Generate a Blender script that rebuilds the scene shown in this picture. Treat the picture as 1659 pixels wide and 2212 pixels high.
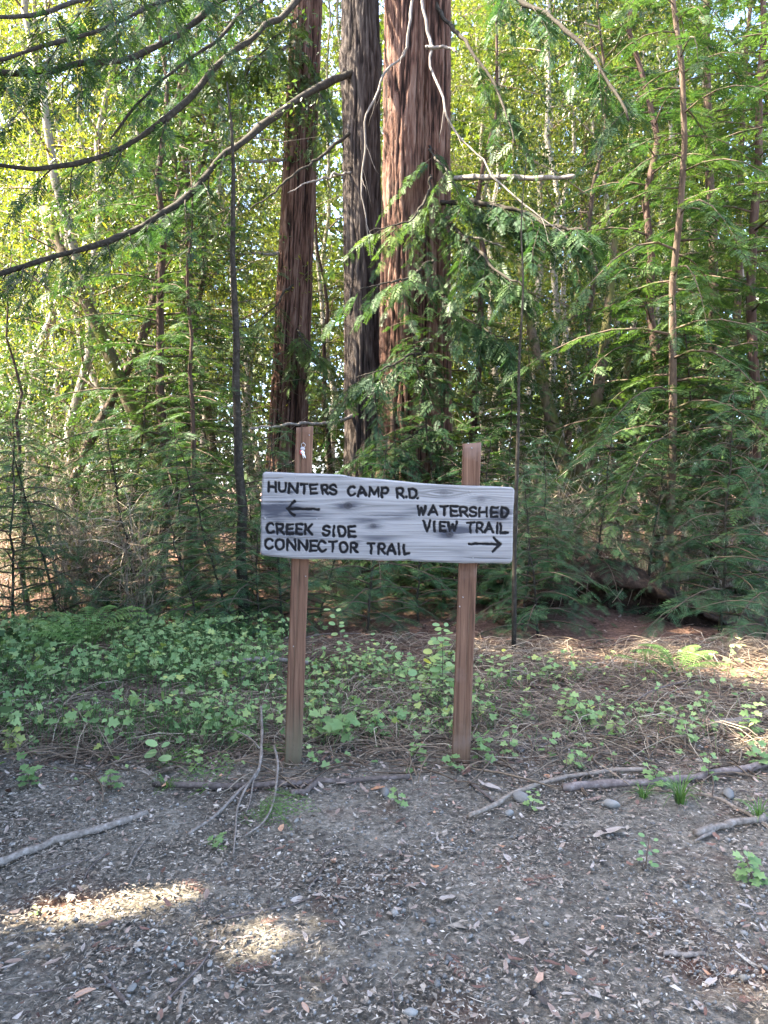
import bpy, math, random
import numpy as np
from mathutils import Vector, Matrix

for _o in list(bpy.data.objects):
    bpy.data.objects.remove(_o)
sc = bpy.context.scene
COL = sc.collection
RAD = math.radians

# ------------------------------------------------------------------ camera
EYE = 1.55
PITCH = RAD(2.2)                       # a little below the level
cd = bpy.data.cameras.new('camera')
cam = bpy.data.objects.new('camera', cd)
COL.objects.link(cam)
cam.location = (0, 0, EYE)
cam.rotation_euler = (math.pi / 2 - PITCH, 0, 0)
cd.sensor_fit = 'HORIZONTAL'
cd.sensor_width = 36.0
cd.lens = 36.07
cd.clip_start = 0.05
cd.clip_end = 2000
sc.camera = cam

# ------------------------------------------------------------------ sky, sun, exposure
TO_SUN = Vector((-0.63, -0.03, 0.78)).normalized()
w = bpy.data.worlds.new('World')
sc.world = w
w.use_nodes = True
nt = w.node_tree
bg = nt.nodes['Background']
sky = nt.nodes.new('ShaderNodeTexSky')
sky.sky_type = 'NISHITA'
sky.sun_disc = False
sky.sun_elevation = math.asin(TO_SUN.z)
sky.sun_rotation = math.atan2(TO_SUN.x, TO_SUN.y)
sky.air_density = 0.6
sky.dust_density = 2.0
sky.ozone_density = 0.6
nt.links.new(sky.outputs[0], bg.inputs[0])
bg.inputs[1].default_value = 0.14
sd = bpy.data.lights.new('sun', 'SUN')
sd.energy = 5.0
sd.angle = RAD(0.53)
sd.color = (1.0, 0.90, 0.74)
sun = bpy.data.objects.new('sun', sd)
COL.objects.link(sun)
sun.location = TO_SUN * 40
sun.rotation_euler = TO_SUN.to_track_quat('Z', 'Y').to_euler()
sc.view_settings.view_transform = 'Standard'
sc.view_settings.look = 'None'
sc.view_settings.gamma = 1
sc.view_settings.use_curve_mapping = False
sc.view_settings.exposure = 3.85
sc.render.engine = 'CYCLES'
sc.cycles.max_bounces = 8
sc.cycles.diffuse_bounces = 4
sc.cycles.glossy_bounces = 2
sc.cycles.transmission_bounces = 5

# ------------------------------------------------------------------ small maths
def vnoise(P, seed=0):
    """value noise in [0,1] for points (N,3)"""
    P = np.asarray(P, float)
    i = np.floor(P).astype(np.int64)
    f = P - i
    f = f * f * (3 - 2 * f)
    def h(a, b, c):
        n = (a * 374761393 + b * 668265263 + c * 2147483647 + seed * 1274126177) & 0xffffffff
        n = ((n ^ (n >> 13)) * 1274126177) & 0xffffffff
        n = (n ^ (n >> 16)) & 0xffff
        return n / 65535.0
    x, y, z = i[:, 0], i[:, 1], i[:, 2]
    u, v, t = f[:, 0], f[:, 1], f[:, 2]
    r = 0
    for dx in (0, 1):
        for dy in (0, 1):
            for dz in (0, 1):
                r = r + h(x + dx, y + dy, z + dz) * (u if dx else 1 - u) * (v if dy else 1 - v) * (t if dz else 1 - t)
    return r

def fbm(P, octv=4, seed=0):
    P = np.asarray(P, float)
    a, s, r = .5, 0., 0.
    for k in range(octv):
        r = r + a * vnoise(P * 2 ** k + 17.3 * k, seed + k)
        s += a
        a *= .5
    return r / s

def sm(a, b, x):
    t = np.clip((x - a) / (b - a), 0, 1)
    return t * t * (3 - 2 * t)

FPX = 1662.0
CP, SP = math.cos(PITCH), math.sin(PITCH)

def ray(u, v):
    a, b = (u - 829.5) / FPX, (v - 1106.) / FPX
    return np.array([a, CP - b * SP, -SP - b * CP])

def at(u, v, Y):
    """where in the place the photograph's point (u,v) lies if it is Y metres ahead"""
    d = ray(u, v)
    return np.array([0, 0, EYE]) + d * (Y / d[1])

def terrain(x, y):
    x = np.asarray(x, float); y = np.asarray(y, float)
    P = np.stack([x, y, 0 * x], -1).reshape(-1, 3)
    n = (fbm(P * .55, 3, 5).reshape(x.shape) - .5)
    n2 = (fbm(P * 3.1, 3, 9).reshape(x.shape) - .5)
    near = sm(3.6, 4.8, y)
    z = n * .10 * near + n2 * (.015 + .05 * near)
    z = z + .07 * sm(4.3, 5.4, y) * (1 - sm(6.5, 8.0, y))
    z = z + .22 * np.exp(-((x - 2.25) / 1.0) ** 2 - ((y - 9.0) / .8) ** 2)
    z = z + .015 * np.clip(y - 12, 0, 20) * np.sin(x * .13 + 1)
    return z

def gz(x, y):
    return float(terrain(np.array([x]), np.array([y]))[0])

def G(u, v):
    """the ground point seen at (u,v)"""
    d = ray(u, v)
    z = 0.
    for _ in range(6):
        t = (z - EYE) / d[2]
        p = np.array([0, 0, EYE]) + d * t
        z = gz(p[0], p[1])
    p[2] = z
    return p

# ------------------------------------------------------------------ meshes
class MB:
    def __init__(s):
        s.V = []; s.F = {3: [], 4: []}; s.T = []; s.n = 0
    def add(s, V, Q=None, T=None, tint=.5):
        V = np.asarray(V, float).reshape(-1, 3)
        if Q is not None and len(Q): s.F[4].append(np.asarray(Q, np.int64).reshape(-1, 4) + s.n)
        if T is not None and len(T): s.F[3].append(np.asarray(T, np.int64).reshape(-1, 3) + s.n)
        s.V.append(V)
        t = np.asarray(tint, float)
        s.T.append(np.full(len(V), float(t)) if t.ndim == 0 else t.reshape(-1))
        s.n += len(V)
        return s
    def scatter(s, proto, M, P, tint):
        """proto = (V, tris, vertex tint offsets); M (n,3,3), P (n,3), tint (n,)"""
        V, T = proto[0], proto[1]
        off = proto[2] if len(proto) > 2 else np.zeros(len(V))
        n, k = len(P), len(V)
        if n == 0: return s
        W = np.einsum('nij,kj->nki', M, V) + P[:, None, :]
        Tt = T[None] + (np.arange(n) * k)[:, None, None]
        s.add(W.reshape(-1, 3), None, Tt.reshape(-1, 3), (tint[:, None] + off[None]).reshape(-1))
        return s
    def mesh(s, name, mat, smooth=False, attrs=None):
        V = np.concatenate(s.V) if s.V else np.zeros((0, 3))
        q = np.concatenate(s.F[4]) if s.F[4] else np.zeros((0, 4), np.int64)
        t = np.concatenate(s.F[3]) if s.F[3] else np.zeros((0, 3), np.int64)
        me = bpy.data.meshes.new(name)
        me.vertices.add(len(V)); me.vertices.foreach_set('co', V.astype(np.float32).ravel())
        nl = q.size + t.size
        me.loops.add(nl)
        me.loops.foreach_set('vertex_index', np.concatenate([q.ravel(), t.ravel()]).astype(np.int32))
        me.polygons.add(len(q) + len(t))
        st = np.concatenate([np.arange(len(q)) * 4, q.size + np.arange(len(t)) * 3]).astype(np.int32)
        me.polygons.foreach_set('loop_start', st)
        if smooth: me.polygons.foreach_set('use_smooth', np.ones(len(q) + len(t), bool))
        me.update(calc_edges=True)
        a = me.attributes.new('tint', 'FLOAT', 'POINT')
        a.data.foreach_set('value', np.concatenate(s.T).astype(np.float32) if s.T else np.zeros(0, np.float32))
        for k, val in (attrs or {}).items():
            a = me.attributes.new(k, 'FLOAT', 'POINT')
            a.data.foreach_set('value', np.asarray(val, np.float32))
        me.materials.append(mat)
        me.validate()
        return me
    def obj(s, name, mat, parent=None, smooth=False, attrs=None, kind=None):
        o = bpy.data.objects.new(name, s.mesh(name, mat, smooth, attrs))
        COL.objects.link(o)
        if parent is not None: o.parent = parent
        if kind: o['kind'] = kind
        return o

def tag(o, label=None, cat=None, group=None, kind=None):
    if label: o['label'] = label
    if cat: o['category'] = cat
    if group: o['group'] = group
    if kind: o['kind'] = kind
    return o

def empty(name, loc=(0, 0, 0), rz=0.):
    o = bpy.data.objects.new(name, None)
    COL.objects.link(o)
    o.empty_display_size = .2
    o.location = [float(c) for c in loc]; o.rotation_euler = (0, 0, rz)
    return o

def copy_tree(o, parent=None):
    c = o.copy(); COL.objects.link(c)
    if parent is not None: c.parent = parent
    for ch in list(o.children): copy_tree(ch, c)
    return c

def spline(P, n):
    P = np.asarray(P, float)
    if len(P) == 2:
        t = np.linspace(0, 1, n)[:, None]
        return P[0] * (1 - t) + P[1] * t
    Q = np.vstack([2 * P[0] - P[1], P, 2 * P[-1] - P[-2]])
    L = np.concatenate([[0], np.cumsum(np.linalg.norm(np.diff(P, axis=0), axis=1))])
    ss = np.linspace(0, L[-1], n)
    k = np.clip(np.searchsorted(L, ss, 'right') - 1, 0, len(P) - 2)
    t = ((ss - L[k]) / np.maximum(L[k + 1] - L[k], 1e-9))[:, None]
    a, b, c, d = Q[k], Q[k + 1], Q[k + 2], Q[k + 3]
    return .5 * (2 * b + (c - a) * t + (2 * a - 5 * b + 4 * c - d) * t * t + (3 * b - 3 * c + d - a) * t ** 3)

def frames(P):
    T = np.gradient(P, axis=0)
    T /= np.maximum(np.linalg.norm(T, axis=1, keepdims=True), 1e-9)
    N = np.zeros_like(P)
    up = np.array([0, 0, 1.]) if abs(T[0, 2]) < .9 else np.array([1., 0, 0])
    n = np.cross(T[0], up); n /= np.linalg.norm(n)
    for i in range(len(P)):
        n = n - T[i] * n.dot(T[i]); n /= max(np.linalg.norm(n), 1e-9)
        N[i] = n
    return T, N, np.cross(T, N)

def tube(P, R, sides=6, rough=0., seed=0, twist=0.):
    P = np.asarray(P, float); n = len(P)
    R = np.broadcast_to(np.asarray(R, float), (n,))
    T, N, B = frames(P)
    a = np.arange(sides) / sides * 2 * math.pi
    rr = R[:, None] * np.ones((1, sides))
    if rough:
        g = np.stack(np.meshgrid(np.arange(n) * .6, np.arange(sides) * 1.3, indexing='ij') + [np.full((n, sides), seed * 1.7)], -1)
        rr = rr * (1 + rough * 2 * (vnoise(g.reshape(-1, 3), seed).reshape(n, sides) - .5))
    V = P[:, None] + rr[..., None] * (np.cos(a)[None, :, None] * N[:, None] + np.sin(a)[None, :, None] * B[:, None])
    i = np.arange(n - 1)[:, None] * sides; j = np.arange(sides)[None]; j2 = (j + 1) % sides
    Q = np.stack([i + j, i + j2, i + sides + j2, i + sides + j], -1).reshape(-1, 4)
    V = V.reshape(-1, 3)
    c0, c1 = n * sides, n * sides + 1
    V = np.vstack([V, P[0], P[-1]])
    jj = np.arange(sides); jn = (jj + 1) % sides
    T3 = np.vstack([np.stack([np.full(sides, c0), jn, jj], -1), np.stack([np.full(sides, c1), (n - 1) * sides + jj, (n - 1) * sides + jn], -1)])
    return V, Q, T3

def tubes_many(P, R, sides=3):
    """many thin tubes at once: P (m,n,3), R (m,n)"""
    m, n, _ = P.shape
    T = np.gradient(P, axis=1); T /= np.maximum(np.linalg.norm(T, axis=2, keepdims=True), 1e-9)
    ref = np.where(np.abs(T[..., 2:3]) < .8, np.array([0, 0, 1.]), np.array([1., .3, 0]))
    N = np.cross(T, ref); N /= np.maximum(np.linalg.norm(N, axis=2, keepdims=True), 1e-9)
    B = np.cross(T, N)
    a = np.arange(sides) / sides * 2 * math.pi
    V = P[:, :, None] + R[:, :, None, None] * (np.cos(a)[:, None] * N[:, :, None] + np.sin(a)[:, None] * B[:, :, None])
    base = (np.arange(m) * n * sides)[:, None, None]
    i = (np.arange(n - 1) * sides)[None, :, None]; j = np.arange(sides)[None, None]; j2 = (j + 1) % sides
    Q = np.stack([base + i + j, base + i + j2, base + i + sides + j2, base + i + sides + j], -1).reshape(-1, 4)
    return V.reshape(-1, 3), Q, n * sides

def nrm(v):
    return v / np.maximum(np.linalg.norm(v, axis=-1, keepdims=True), 1e-9)

def mats_from(x, up, scale):
    """rotation matrices whose columns are x (length), y (side), z (up), scaled"""
    x = nrm(x); y = nrm(np.cross(up, x)); z = np.cross(x, y)
    return np.stack([x, y, z], -1) * np.asarray(scale)[:, None, None]

# ------------------------------------------------------------------ materials
def newmat(name):
    m = bpy.data.materials.new(name); m.use_nodes = True
    t = m.node_tree
    b = t.nodes['Principled BSDF']
    b.inputs['Specular IOR Level'].default_value = .35
    return m, t, b

def N_(t, typ, **kw):
    n = t.nodes.new(typ)
    for k, v in kw.items():
        if k.startswith('i_'):
            n.inputs[k[2:].replace('_', ' ')].default_value = v
        else:
            setattr(n, k, v)
    return n

def ramp(t, fac, stops):
    r = t.nodes.new('ShaderNodeValToRGB')
    e = r.color_ramp.elements
    while len(e) < len(stops): e.new(.5)
    for k, (p, c) in enumerate(stops):
        e[k].position = p; e[k].color = (*c, 1)
    t.links.new(fac, r.inputs[0])
    return r.outputs[0]

def leafmat(name, stops, trans=.4, rough=.45, tcol=(1.15, 1.25, .55), spec=.4, jitter=.25):
    m, t, b = newmat(name)
    at_ = N_(t, 'ShaderNodeAttribute', attribute_name='tint')
    oi = N_(t, 'ShaderNodeObjectInfo')
    ma = N_(t, 'ShaderNodeMath', operation='MULTIPLY_ADD')
    t.links.new(oi.outputs['Random'], ma.inputs[0]); ma.inputs[1].default_value = jitter
    t.links.new(at_.outputs['Fac'], ma.inputs[2])
    sb = N_(t, 'ShaderNodeMath', operation='SUBTRACT'); t.links.new(ma.outputs[0], sb.inputs[0]); sb.inputs[1].default_value = jitter / 2
    c = ramp(t, sb.outputs[0], stops)
    t.links.new(c, b.inputs['Base Color'])
    b.inputs['Roughness'].default_value = rough
    b.inputs['Specular IOR Level'].default_value = spec
    tr = N_(t, 'ShaderNodeBsdfTranslucent')
    mx = N_(t, 'ShaderNodeMix', data_type='RGBA', blend_type='MULTIPLY')
    mx.inputs[0].default_value = 1
    t.links.new(c, mx.inputs[6]); mx.inputs[7].default_value = (*tcol, 1)
    t.links.new(mx.outputs[2], tr.inputs[0])
    ms = N_(t, 'ShaderNodeMixShader'); ms.inputs[0].default_value = trans
    t.links.new(b.outputs[0], ms.inputs[1]); t.links.new(tr.outputs[0], ms.inputs[2])
    t.links.new(ms.outputs[0], t.nodes['Material Output'].inputs[0])
    return m

def barkmat(name, stops, scale=(18, 18, 2.2), bump=.6, dist=.02, rough=.9, tintmix=0., moss=None):
    m, t, b = newmat(name)
    tc = N_(t, 'ShaderNodeTexCoord')
    mp = N_(t, 'ShaderNodeMapping'); mp.inputs['Scale'].default_value = scale
    t.links.new(tc.outputs['Object'], mp.inputs[0])
    n1 = N_(t, 'ShaderNodeTexNoise'); n1.inputs['Scale'].default_value = 1; n1.inputs['Detail'].default_value = 6; n1.inputs['Roughness'].default_value = .65
    t.links.new(mp.outputs[0], n1.inputs['Vector'])
    at_ = N_(t, 'ShaderNodeAttribute', attribute_name='tint')
    ma = N_(t, 'ShaderNodeMath', operation='MULTIPLY_ADD')
    ma.inputs[1].default_value = tintmix
    t.links.new(at_.outputs['Fac'], ma.inputs[0])
    m2 = N_(t, 'ShaderNodeMath', operation='MULTIPLY'); m2.inputs[1].default_value = 1 - tintmix
    t.links.new(n1.outputs['Fac'], m2.inputs[0]); t.links.new(m2.outputs[0], ma.inputs[2])
    c = ramp(t, ma.outputs[0], stops)
    if moss:
        n2 = N_(t, 'ShaderNodeTexNoise'); n2.inputs['Scale'].default_value = 2.3; n2.inputs['Detail'].default_value = 5
        t.links.new(tc.outputs['Object'], n2.inputs['Vector'])
        mr = N_(t, 'ShaderNodeMapRange'); mr.inputs[1].default_value = .45; mr.inputs[2].default_value = .6
        t.links.new(n2.outputs['Fac'], mr.inputs[0])
        mx = N_(t, 'ShaderNodeMix', data_type='RGBA')
        t.links.new(mr.outputs[0], mx.inputs[0]); t.links.new(c, mx.inputs[6]); mx.inputs[7].default_value = (*moss, 1)
        c = mx.outputs[2]
    t.links.new(c, b.inputs['Base Color'])
    b.inputs['Roughness'].default_value = rough
    b.inputs['Specular IOR Level'].default_value = .15
    bp = N_(t, 'ShaderNodeBump'); bp.inputs['Strength'].default_value = bump; bp.inputs['Distance'].default_value = dist
    t.links.new(n1.outputs['Fac'], bp.inputs['Height']); t.links.new(bp.outputs[0], b.inputs['Normal'])
    return m

def tintmat(name, stops, rough=.85, spec=.2, trans=0.):
    m, t, b = newmat(name)
    at_ = N_(t, 'ShaderNodeAttribute', attribute_name='tint')
    c = ramp(t, at_.outputs['Fac'], stops)
    tc = N_(t, 'ShaderNodeTexCoord')
    n1 = N_(t, 'ShaderNodeTexNoise'); n1.inputs['Scale'].default_value = 60; n1.inputs['Detail'].default_value = 4
    t.links.new(tc.outputs['Object'], n1.inputs['Vector'])
    mr = N_(t, 'ShaderNodeMapRange'); mr.inputs[1].default_value = .3; mr.inputs[2].default_value = .7; mr.inputs[3].default_value = .7; mr.inputs[4].default_value = 1.25
    t.links.new(n1.outputs['Fac'], mr.inputs[0])
    mx = N_(t, 'ShaderNodeMix', data_type='RGBA', blend_type='MULTIPLY'); mx.inputs[0].default_value = 1
    t.links.new(c, mx.inputs[6]); t.links.new(mr.outputs[0], mx.inputs[7])
    t.links.new(mx.outputs[2], b.inputs['Base Color'])
    b.inputs['Roughness'].default_value = rough
    b.inputs['Specular IOR Level'].default_value = spec
    if trans:
        tr = N_(t, 'ShaderNodeBsdfTranslucent'); t.links.new(mx.outputs[2], tr.inputs[0])
        ms = N_(t, 'ShaderNodeMixShader'); ms.inputs[0].default_value = trans
        t.links.new(b.outputs[0], ms.inputs[1]); t.links.new(tr.outputs[0], ms.inputs[2])
        t.links.new(ms.outputs[0], t.nodes['Material Output'].inputs[0])
    return m

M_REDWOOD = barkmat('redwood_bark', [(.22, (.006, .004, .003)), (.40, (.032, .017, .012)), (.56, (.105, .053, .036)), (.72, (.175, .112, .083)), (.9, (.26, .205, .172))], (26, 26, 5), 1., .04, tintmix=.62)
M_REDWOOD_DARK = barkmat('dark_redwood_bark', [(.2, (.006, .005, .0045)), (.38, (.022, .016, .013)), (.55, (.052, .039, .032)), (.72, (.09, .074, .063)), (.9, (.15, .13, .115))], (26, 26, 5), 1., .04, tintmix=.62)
M_BARK = barkmat('brown_bark', [(.25, (.028, .019, .013)), (.55, (.085, .06, .042)), (.8, (.17, .13, .10))], (20, 20, 4), .7, .015)
M_GREYBARK = barkmat('grey_bark', [(.2, (.10, .085, .065)), (.55, (.25, .22, .175)), (.8, (.38, .35, .30))], (12, 12, 5), .4, .01)
M_MOSSY = barkmat('mossy_bark', [(.25, (.04, .028, .018)), (.6, (.12, .09, .06)), (.8, (.2, .17, .12))], (18, 18, 5), .7, .015, moss=(.085, .095, .02))
M_REDBARK = barkmat('ruddy_bark', [(.2, (.022, .014, .011)), (.55, (.075, .047, .036)), (.8, (.16, .12, .095))], (22, 22, 2), .7, .015)
M_LIMB = barkmat('limb_bark', [(.25, (.010, .008, .006)), (.55, (.032, .027, .020)), (.8, (.085, .078, .058))], (26, 26, 26), .6, .01)
M_DEADWOOD = barkmat('dead_wood', [(.2, (.075, .062, .05)), (.55, (.17, .148, .128)), (.85, (.38, .35, .31))], (30, 30, 9), .5, .008)
M_TWIG = tintmat('twig', [(0, (.035, .024, .016)), (.45, (.11, .08, .055)), (.8, (.24, .19, .14)), (1, (.42, .36, .28))])

NEEDLE = [(0, (.014, .036, .017)), (.35, (.027, .062, .023)), (.65, (.052, .092, .026)), (1, (.09, .128, .03))]
M_NEEDLE = leafmat('redwood_needles', NEEDLE, .36, .55, spec=.22, tcol=(1.15, 1.25, .6))
M_NEEDLE_LOW = leafmat('brightened_low_needles', [(0, (.028, .068, .034)), (.5, (.056, .122, .056)), (1, (.11, .18, .062))], .36, .55, spec=.22)  # blue-green copy of the needles, lightened to offset the shade low down
M_BAY = leafmat('bay_leaves', [(0, (.027, .049, .013)), (.35, (.056, .088, .019)), (.7, (.108, .132, .024)), (1, (.20, .18, .034))], .45, .35, tcol=(1.45, 1.4, .55), spec=.45)
M_BAY_COOL = leafmat('oak_leaves', [(0, (.014, .034, .013)), (.4, (.030, .060, .018)), (.8, (.062, .094, .024)), (1, (.11, .125, .03))], .38, .35, tcol=(1.25, 1.3, .6), spec=.45)
M_IVY = leafmat('bramble_leaves', [(0, (.062, .125, .040)), (.45, (.155, .245, .088)), (.8, (.25, .33, .125)), (1, (.33, .36, .10))], .3, .55, spec=.25)
M_FERN = leafmat('fern_green', [(0, (.065, .14, .030)), (1, (.14, .235, .06))], .35, .5, spec=.25)
M_SHOOT = leafmat('shoot_leaves', [(0, (.09, .18, .065)), (.6, (.20, .31, .13)), (.85, (.32, .40, .15)), (1, (.44, .42, .07))], .35, .5, spec=.3)
M_GRASS = leafmat('grass_green', [(0, (.04, .09, .02)), (1, (.12, .20, .05))], .3, .5, spec=.25)
M_STRAW = tintmat('dry_stalk', [(0, (.07, .048, .032)), (.5, (.17, .125, .085)), (.8, (.27, .215, .15)), (1, (.40, .34, .25))])
M_LITTER = tintmat('litter', [(0, (.040, .030, .024)), (.3, (.118, .094, .068)), (.55, (.225, .185, .138)), (.85, (.35, .30, .232)), (1, (.46, .41, .325))], .8, .25)
M_DEADLEAF = tintmat('dead_leaf', [(0, (.055, .03, .022)), (.35, (.16, .085, .06)), (.6, (.27, .2, .15)), (.85, (.36, .31, .26)), (1, (.42, .22, .12))], .7, .3, .15)
M_STONE = tintmat('stone', [(0, (.07, .065, .058)), (.5, (.135, .128, .112)), (.8, (.21, .20, .175)), (1, (.34, .32, .275))], .85, .25)

# ------------------------------------------------------------------ the ground
def make_ground():
    xs = np.concatenate([-8 - np.geomspace(.1, 500, 26)[::-1], np.linspace(-8, 8, 230), 8 + np.geomspace(.1, 500, 26)])
    ys = np.concatenate([.8 - np.geomspace(.1, 300, 20)[::-1], np.linspace(.8, 15, 215), 15 + np.geomspace(.1, 600, 26)])
    X, Y = np.meshgrid(xs, ys)
    Z = terrain(X, Y)
    P = np.stack([X, Y, 0 * X], -1).reshape(-1, 3)
    fine = (fbm(P * 9, 4, 21) - .5) * .022
    Z = Z + fine.reshape(X.shape) * (np.abs(X) < 8.1) * (Y > .7) * (Y < 15.2)
    Z = Z - .012 * (Y < 15.2)
    ny, nx = X.shape
    i = np.arange(ny - 1)[:, None] * nx; j = np.arange(nx - 1)[None]
    Q = np.stack([i + j, i + j + 1, i + nx + j + 1, i + nx + j], -1).reshape(-1, 4)
    m, t, b = newmat('forest_soil')
    tc = N_(t, 'ShaderNodeTexCoord')
    def noise(s, d, r=.6):
        n = N_(t, 'ShaderNodeTexNoise'); n.inputs['Scale'].default_value = s; n.inputs['Detail'].default_value = d; n.inputs['Roughness'].default_value = r
        t.links.new(tc.outputs['Object'], n.inputs['Vector']); return n.outputs['Fac']
    c1 = ramp(t, noise(38, 8, .7), [(.3, (.046, .038, .030)), (.48, (.135, .119, .092)), (.62, (.235, .209, .164)), (.76, (.38, .345, .28))])
    c2 = ramp(t, noise(30, 8, .7), [(.3, (.036, .021, .015)), (.5, (.115, .066, .046)), (.7, (.21, .135, .10))])
    # paler packed dirt in patches
    pk = N_(t, 'ShaderNodeMapRange'); pk.inputs[1].default_value = .42; pk.inputs[2].default_value = .62; pk.inputs[3].default_value = .72; pk.inputs[4].default_value = 1.3
    t.links.new(noise(1.9, 4), pk.inputs[0])
    pm = N_(t, 'ShaderNodeMix', data_type='RGBA', blend_type='MULTIPLY'); pm.inputs[0].default_value = 1
    t.links.new(c1, pm.inputs[6]); t.links.new(pk.outputs[0], pm.inputs[7]); c1 = pm.outputs[2]
    # reddish duff further in and in patches
    sx = N_(t, 'ShaderNodeSeparateXYZ'); t.links.new(tc.outputs['Object'], sx.inputs[0])
    mr = N_(t, 'ShaderNodeMapRange'); mr.inputs[1].default_value = 4.6; mr.inputs[2].default_value = 6.6
    t.links.new(sx.outputs['Y'], mr.inputs[0])
    n3 = N_(t, 'ShaderNodeMapRange'); n3.inputs[1].default_value = .56; n3.inputs[2].default_value = .68
    t.links.new(noise(1.3, 3), n3.inputs[0])
    mxx = N_(t, 'ShaderNodeMath', operation='MAXIMUM'); t.links.new(mr.outputs[0], mxx.inputs[0]); t.links.new(n3.outputs[0], mxx.inputs[1])
    mx = N_(t, 'ShaderNodeMix', data_type='RGBA'); t.links.new(mxx.outputs[0], mx.inputs[0]); t.links.new(c1, mx.inputs[6]); t.links.new(c2, mx.inputs[7])
    t.links.new(mx.outputs[2], b.inputs['Base Color'])
    b.inputs['Roughness'].default_value = .95; b.inputs['Specular IOR Level'].default_value = .12
    bp = N_(t, 'ShaderNodeBump'); bp.inputs['Strength'].default_value = .9; bp.inputs['Distance'].default_value = .02
    t.links.new(noise(55, 8, .75), bp.inputs['Height']); t.links.new(bp.outputs[0], b.inputs['Normal'])
    mb = MB().add(np.stack([X, Y, Z], -1), Q)
    o = mb.obj('ground', m, smooth=True)
    tag(o, 'dark trampled dirt and leaf litter forest floor', kind='structure')
    return o
make_ground()

# ------------------------------------------------------------------ sprays and leaves
def spray_proto(seed, nt=11, wid=.055, needles=0):
    """one flat redwood spray, unit length along +x"""
    r = np.random.default_rng(seed)
    V = []; T = []; C = []
    def blade(a, d, l, wd, z0, c):
        n = np.array([-d[1], d[0], 0])
        k = len(V)
        b = a + d * l
        V.extend([a, a + d * l * .4 + n * wd / 2 + [0, 0, -.006], b + [0, 0, -.06 * l], a + d * l * .4 - n * wd / 2 + [0, 0, -.006]])
        T.extend([(k, k + 3, k + 2), (k, k + 2, k + 1)]); C.extend([c] * 4)
    def zz(s): return -.14 * s * s
    for i in range(nt):
        for sd in (1, -1):
            s = .06 + .9 * (i + (.5 if sd > 0 else 0)) / nt + r.uniform(-.015, .015)
            l = (.40 * (1 - .72 * s) + .05) * r.uniform(.75, 1.1)
            a = RAD(r.uniform(42, 60))
            d = np.array([math.cos(a), sd * math.sin(a), r.uniform(-.12, .05)])
            c = r.uniform(-.1, .1) + .12 * s
            p = np.array([s, 0, zz(s)])
            if needles:
                m = needles
                for q in range(m):
                    f = (q + .5) / m
                    for e in (1, -1):
                        aa = a * sd + e * RAD(48)
                        dd = np.array([math.cos(aa), math.sin(aa), r.uniform(-.05, .1)])
                        blade(p + d * l * f, dd, .065 * (1 - .55 * f) * r.uniform(.8, 1.15), .014, 0, c)
                blade(p, d, l, .013, 0, c - .15)
            else:
                blade(p, d, l, wid * r.uniform(.8, 1.2), 0, c)
    blade(np.array([.0, 0, 0]), np.array([1., 0, zz(1) / 1.]), 1.02, .022, 0, -.1)
    return np.array(V), np.array(T), np.array(C)

SPR = [spray_proto(k) for k in (1, 2, 3)]
SPR_FINE = [spray_proto(k, 9, .05, 4) for k in (4, 5)]
SPR_LITE = [spray_proto(k, 7, .085) for k in (6, 7, 8)]

def leaf_proto(wd=.28, fold=.05, bend=-.12):
    V = np.array([[0, 0, 0], [.42, wd / 2, fold], [1, 0, bend], [.42, -wd / 2, fold], [.45, 0, 0.]])
    T = np.array([(0, 4, 1), (1, 4, 2), (0, 3, 4), (4, 3, 2)])
    return V, T, np.array([0, .02, .04, .02, 0])
LEAF = (np.array([[0, 0, 0], [.45, .14, .04], [1, 0, -.10], [.45, -.14, .04]]), np.array([(0, 2, 1), (0, 3, 2)]), np.zeros(4))
LEAF_WIDE = (np.array([[0, 0, 0], [.45, .24, .05], [1, 0, -.10], [.45, -.24, .05]]), np.array([(0, 2, 1), (0, 3, 2)]), np.zeros(4))
def round_leaf():
    a = np.array([(0, 0), (-.10, .30), (.16, .52), (.36, .26), (.62, .48), (.74, .20), (1.0, 0), (.74, -.20), (.62, -.48), (.36, -.26), (.16, -.52), (-.10, -.30)])
    z = .10 * np.abs(a[:, 1]) - .14 * a[:, 0] ** 2
    V = np.vstack([np.column_stack([a, z]), [[.42, 0, -.05]]])
    n = len(a)
    T = np.array([(n, i, (i + 1) % n) for i in range(n)])
    return V, T, np.r_[np.full(n, .04), -.05]
RLEAF = round_leaf()

def rand_unit(r, n):
    v = r.normal(size=(n, 3)); return nrm(v)

def put_sprays(mb, r, P, D, L, protos, tint, tilt=.35, up=None):
    """sprays at P heading D, flat side roughly up"""
    n = len(P)
    U = (np.array([0, 0, 1.]) if up is None else up) + r.normal(size=(n, 3)) * tilt
    M = mats_from(D, U, L)
    which = r.integers(0, len(protos), n)
    for k in range(len(protos)):
        s = which == k
        mb.scatter(protos[k], M[s], P[s], tint[s])

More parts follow.
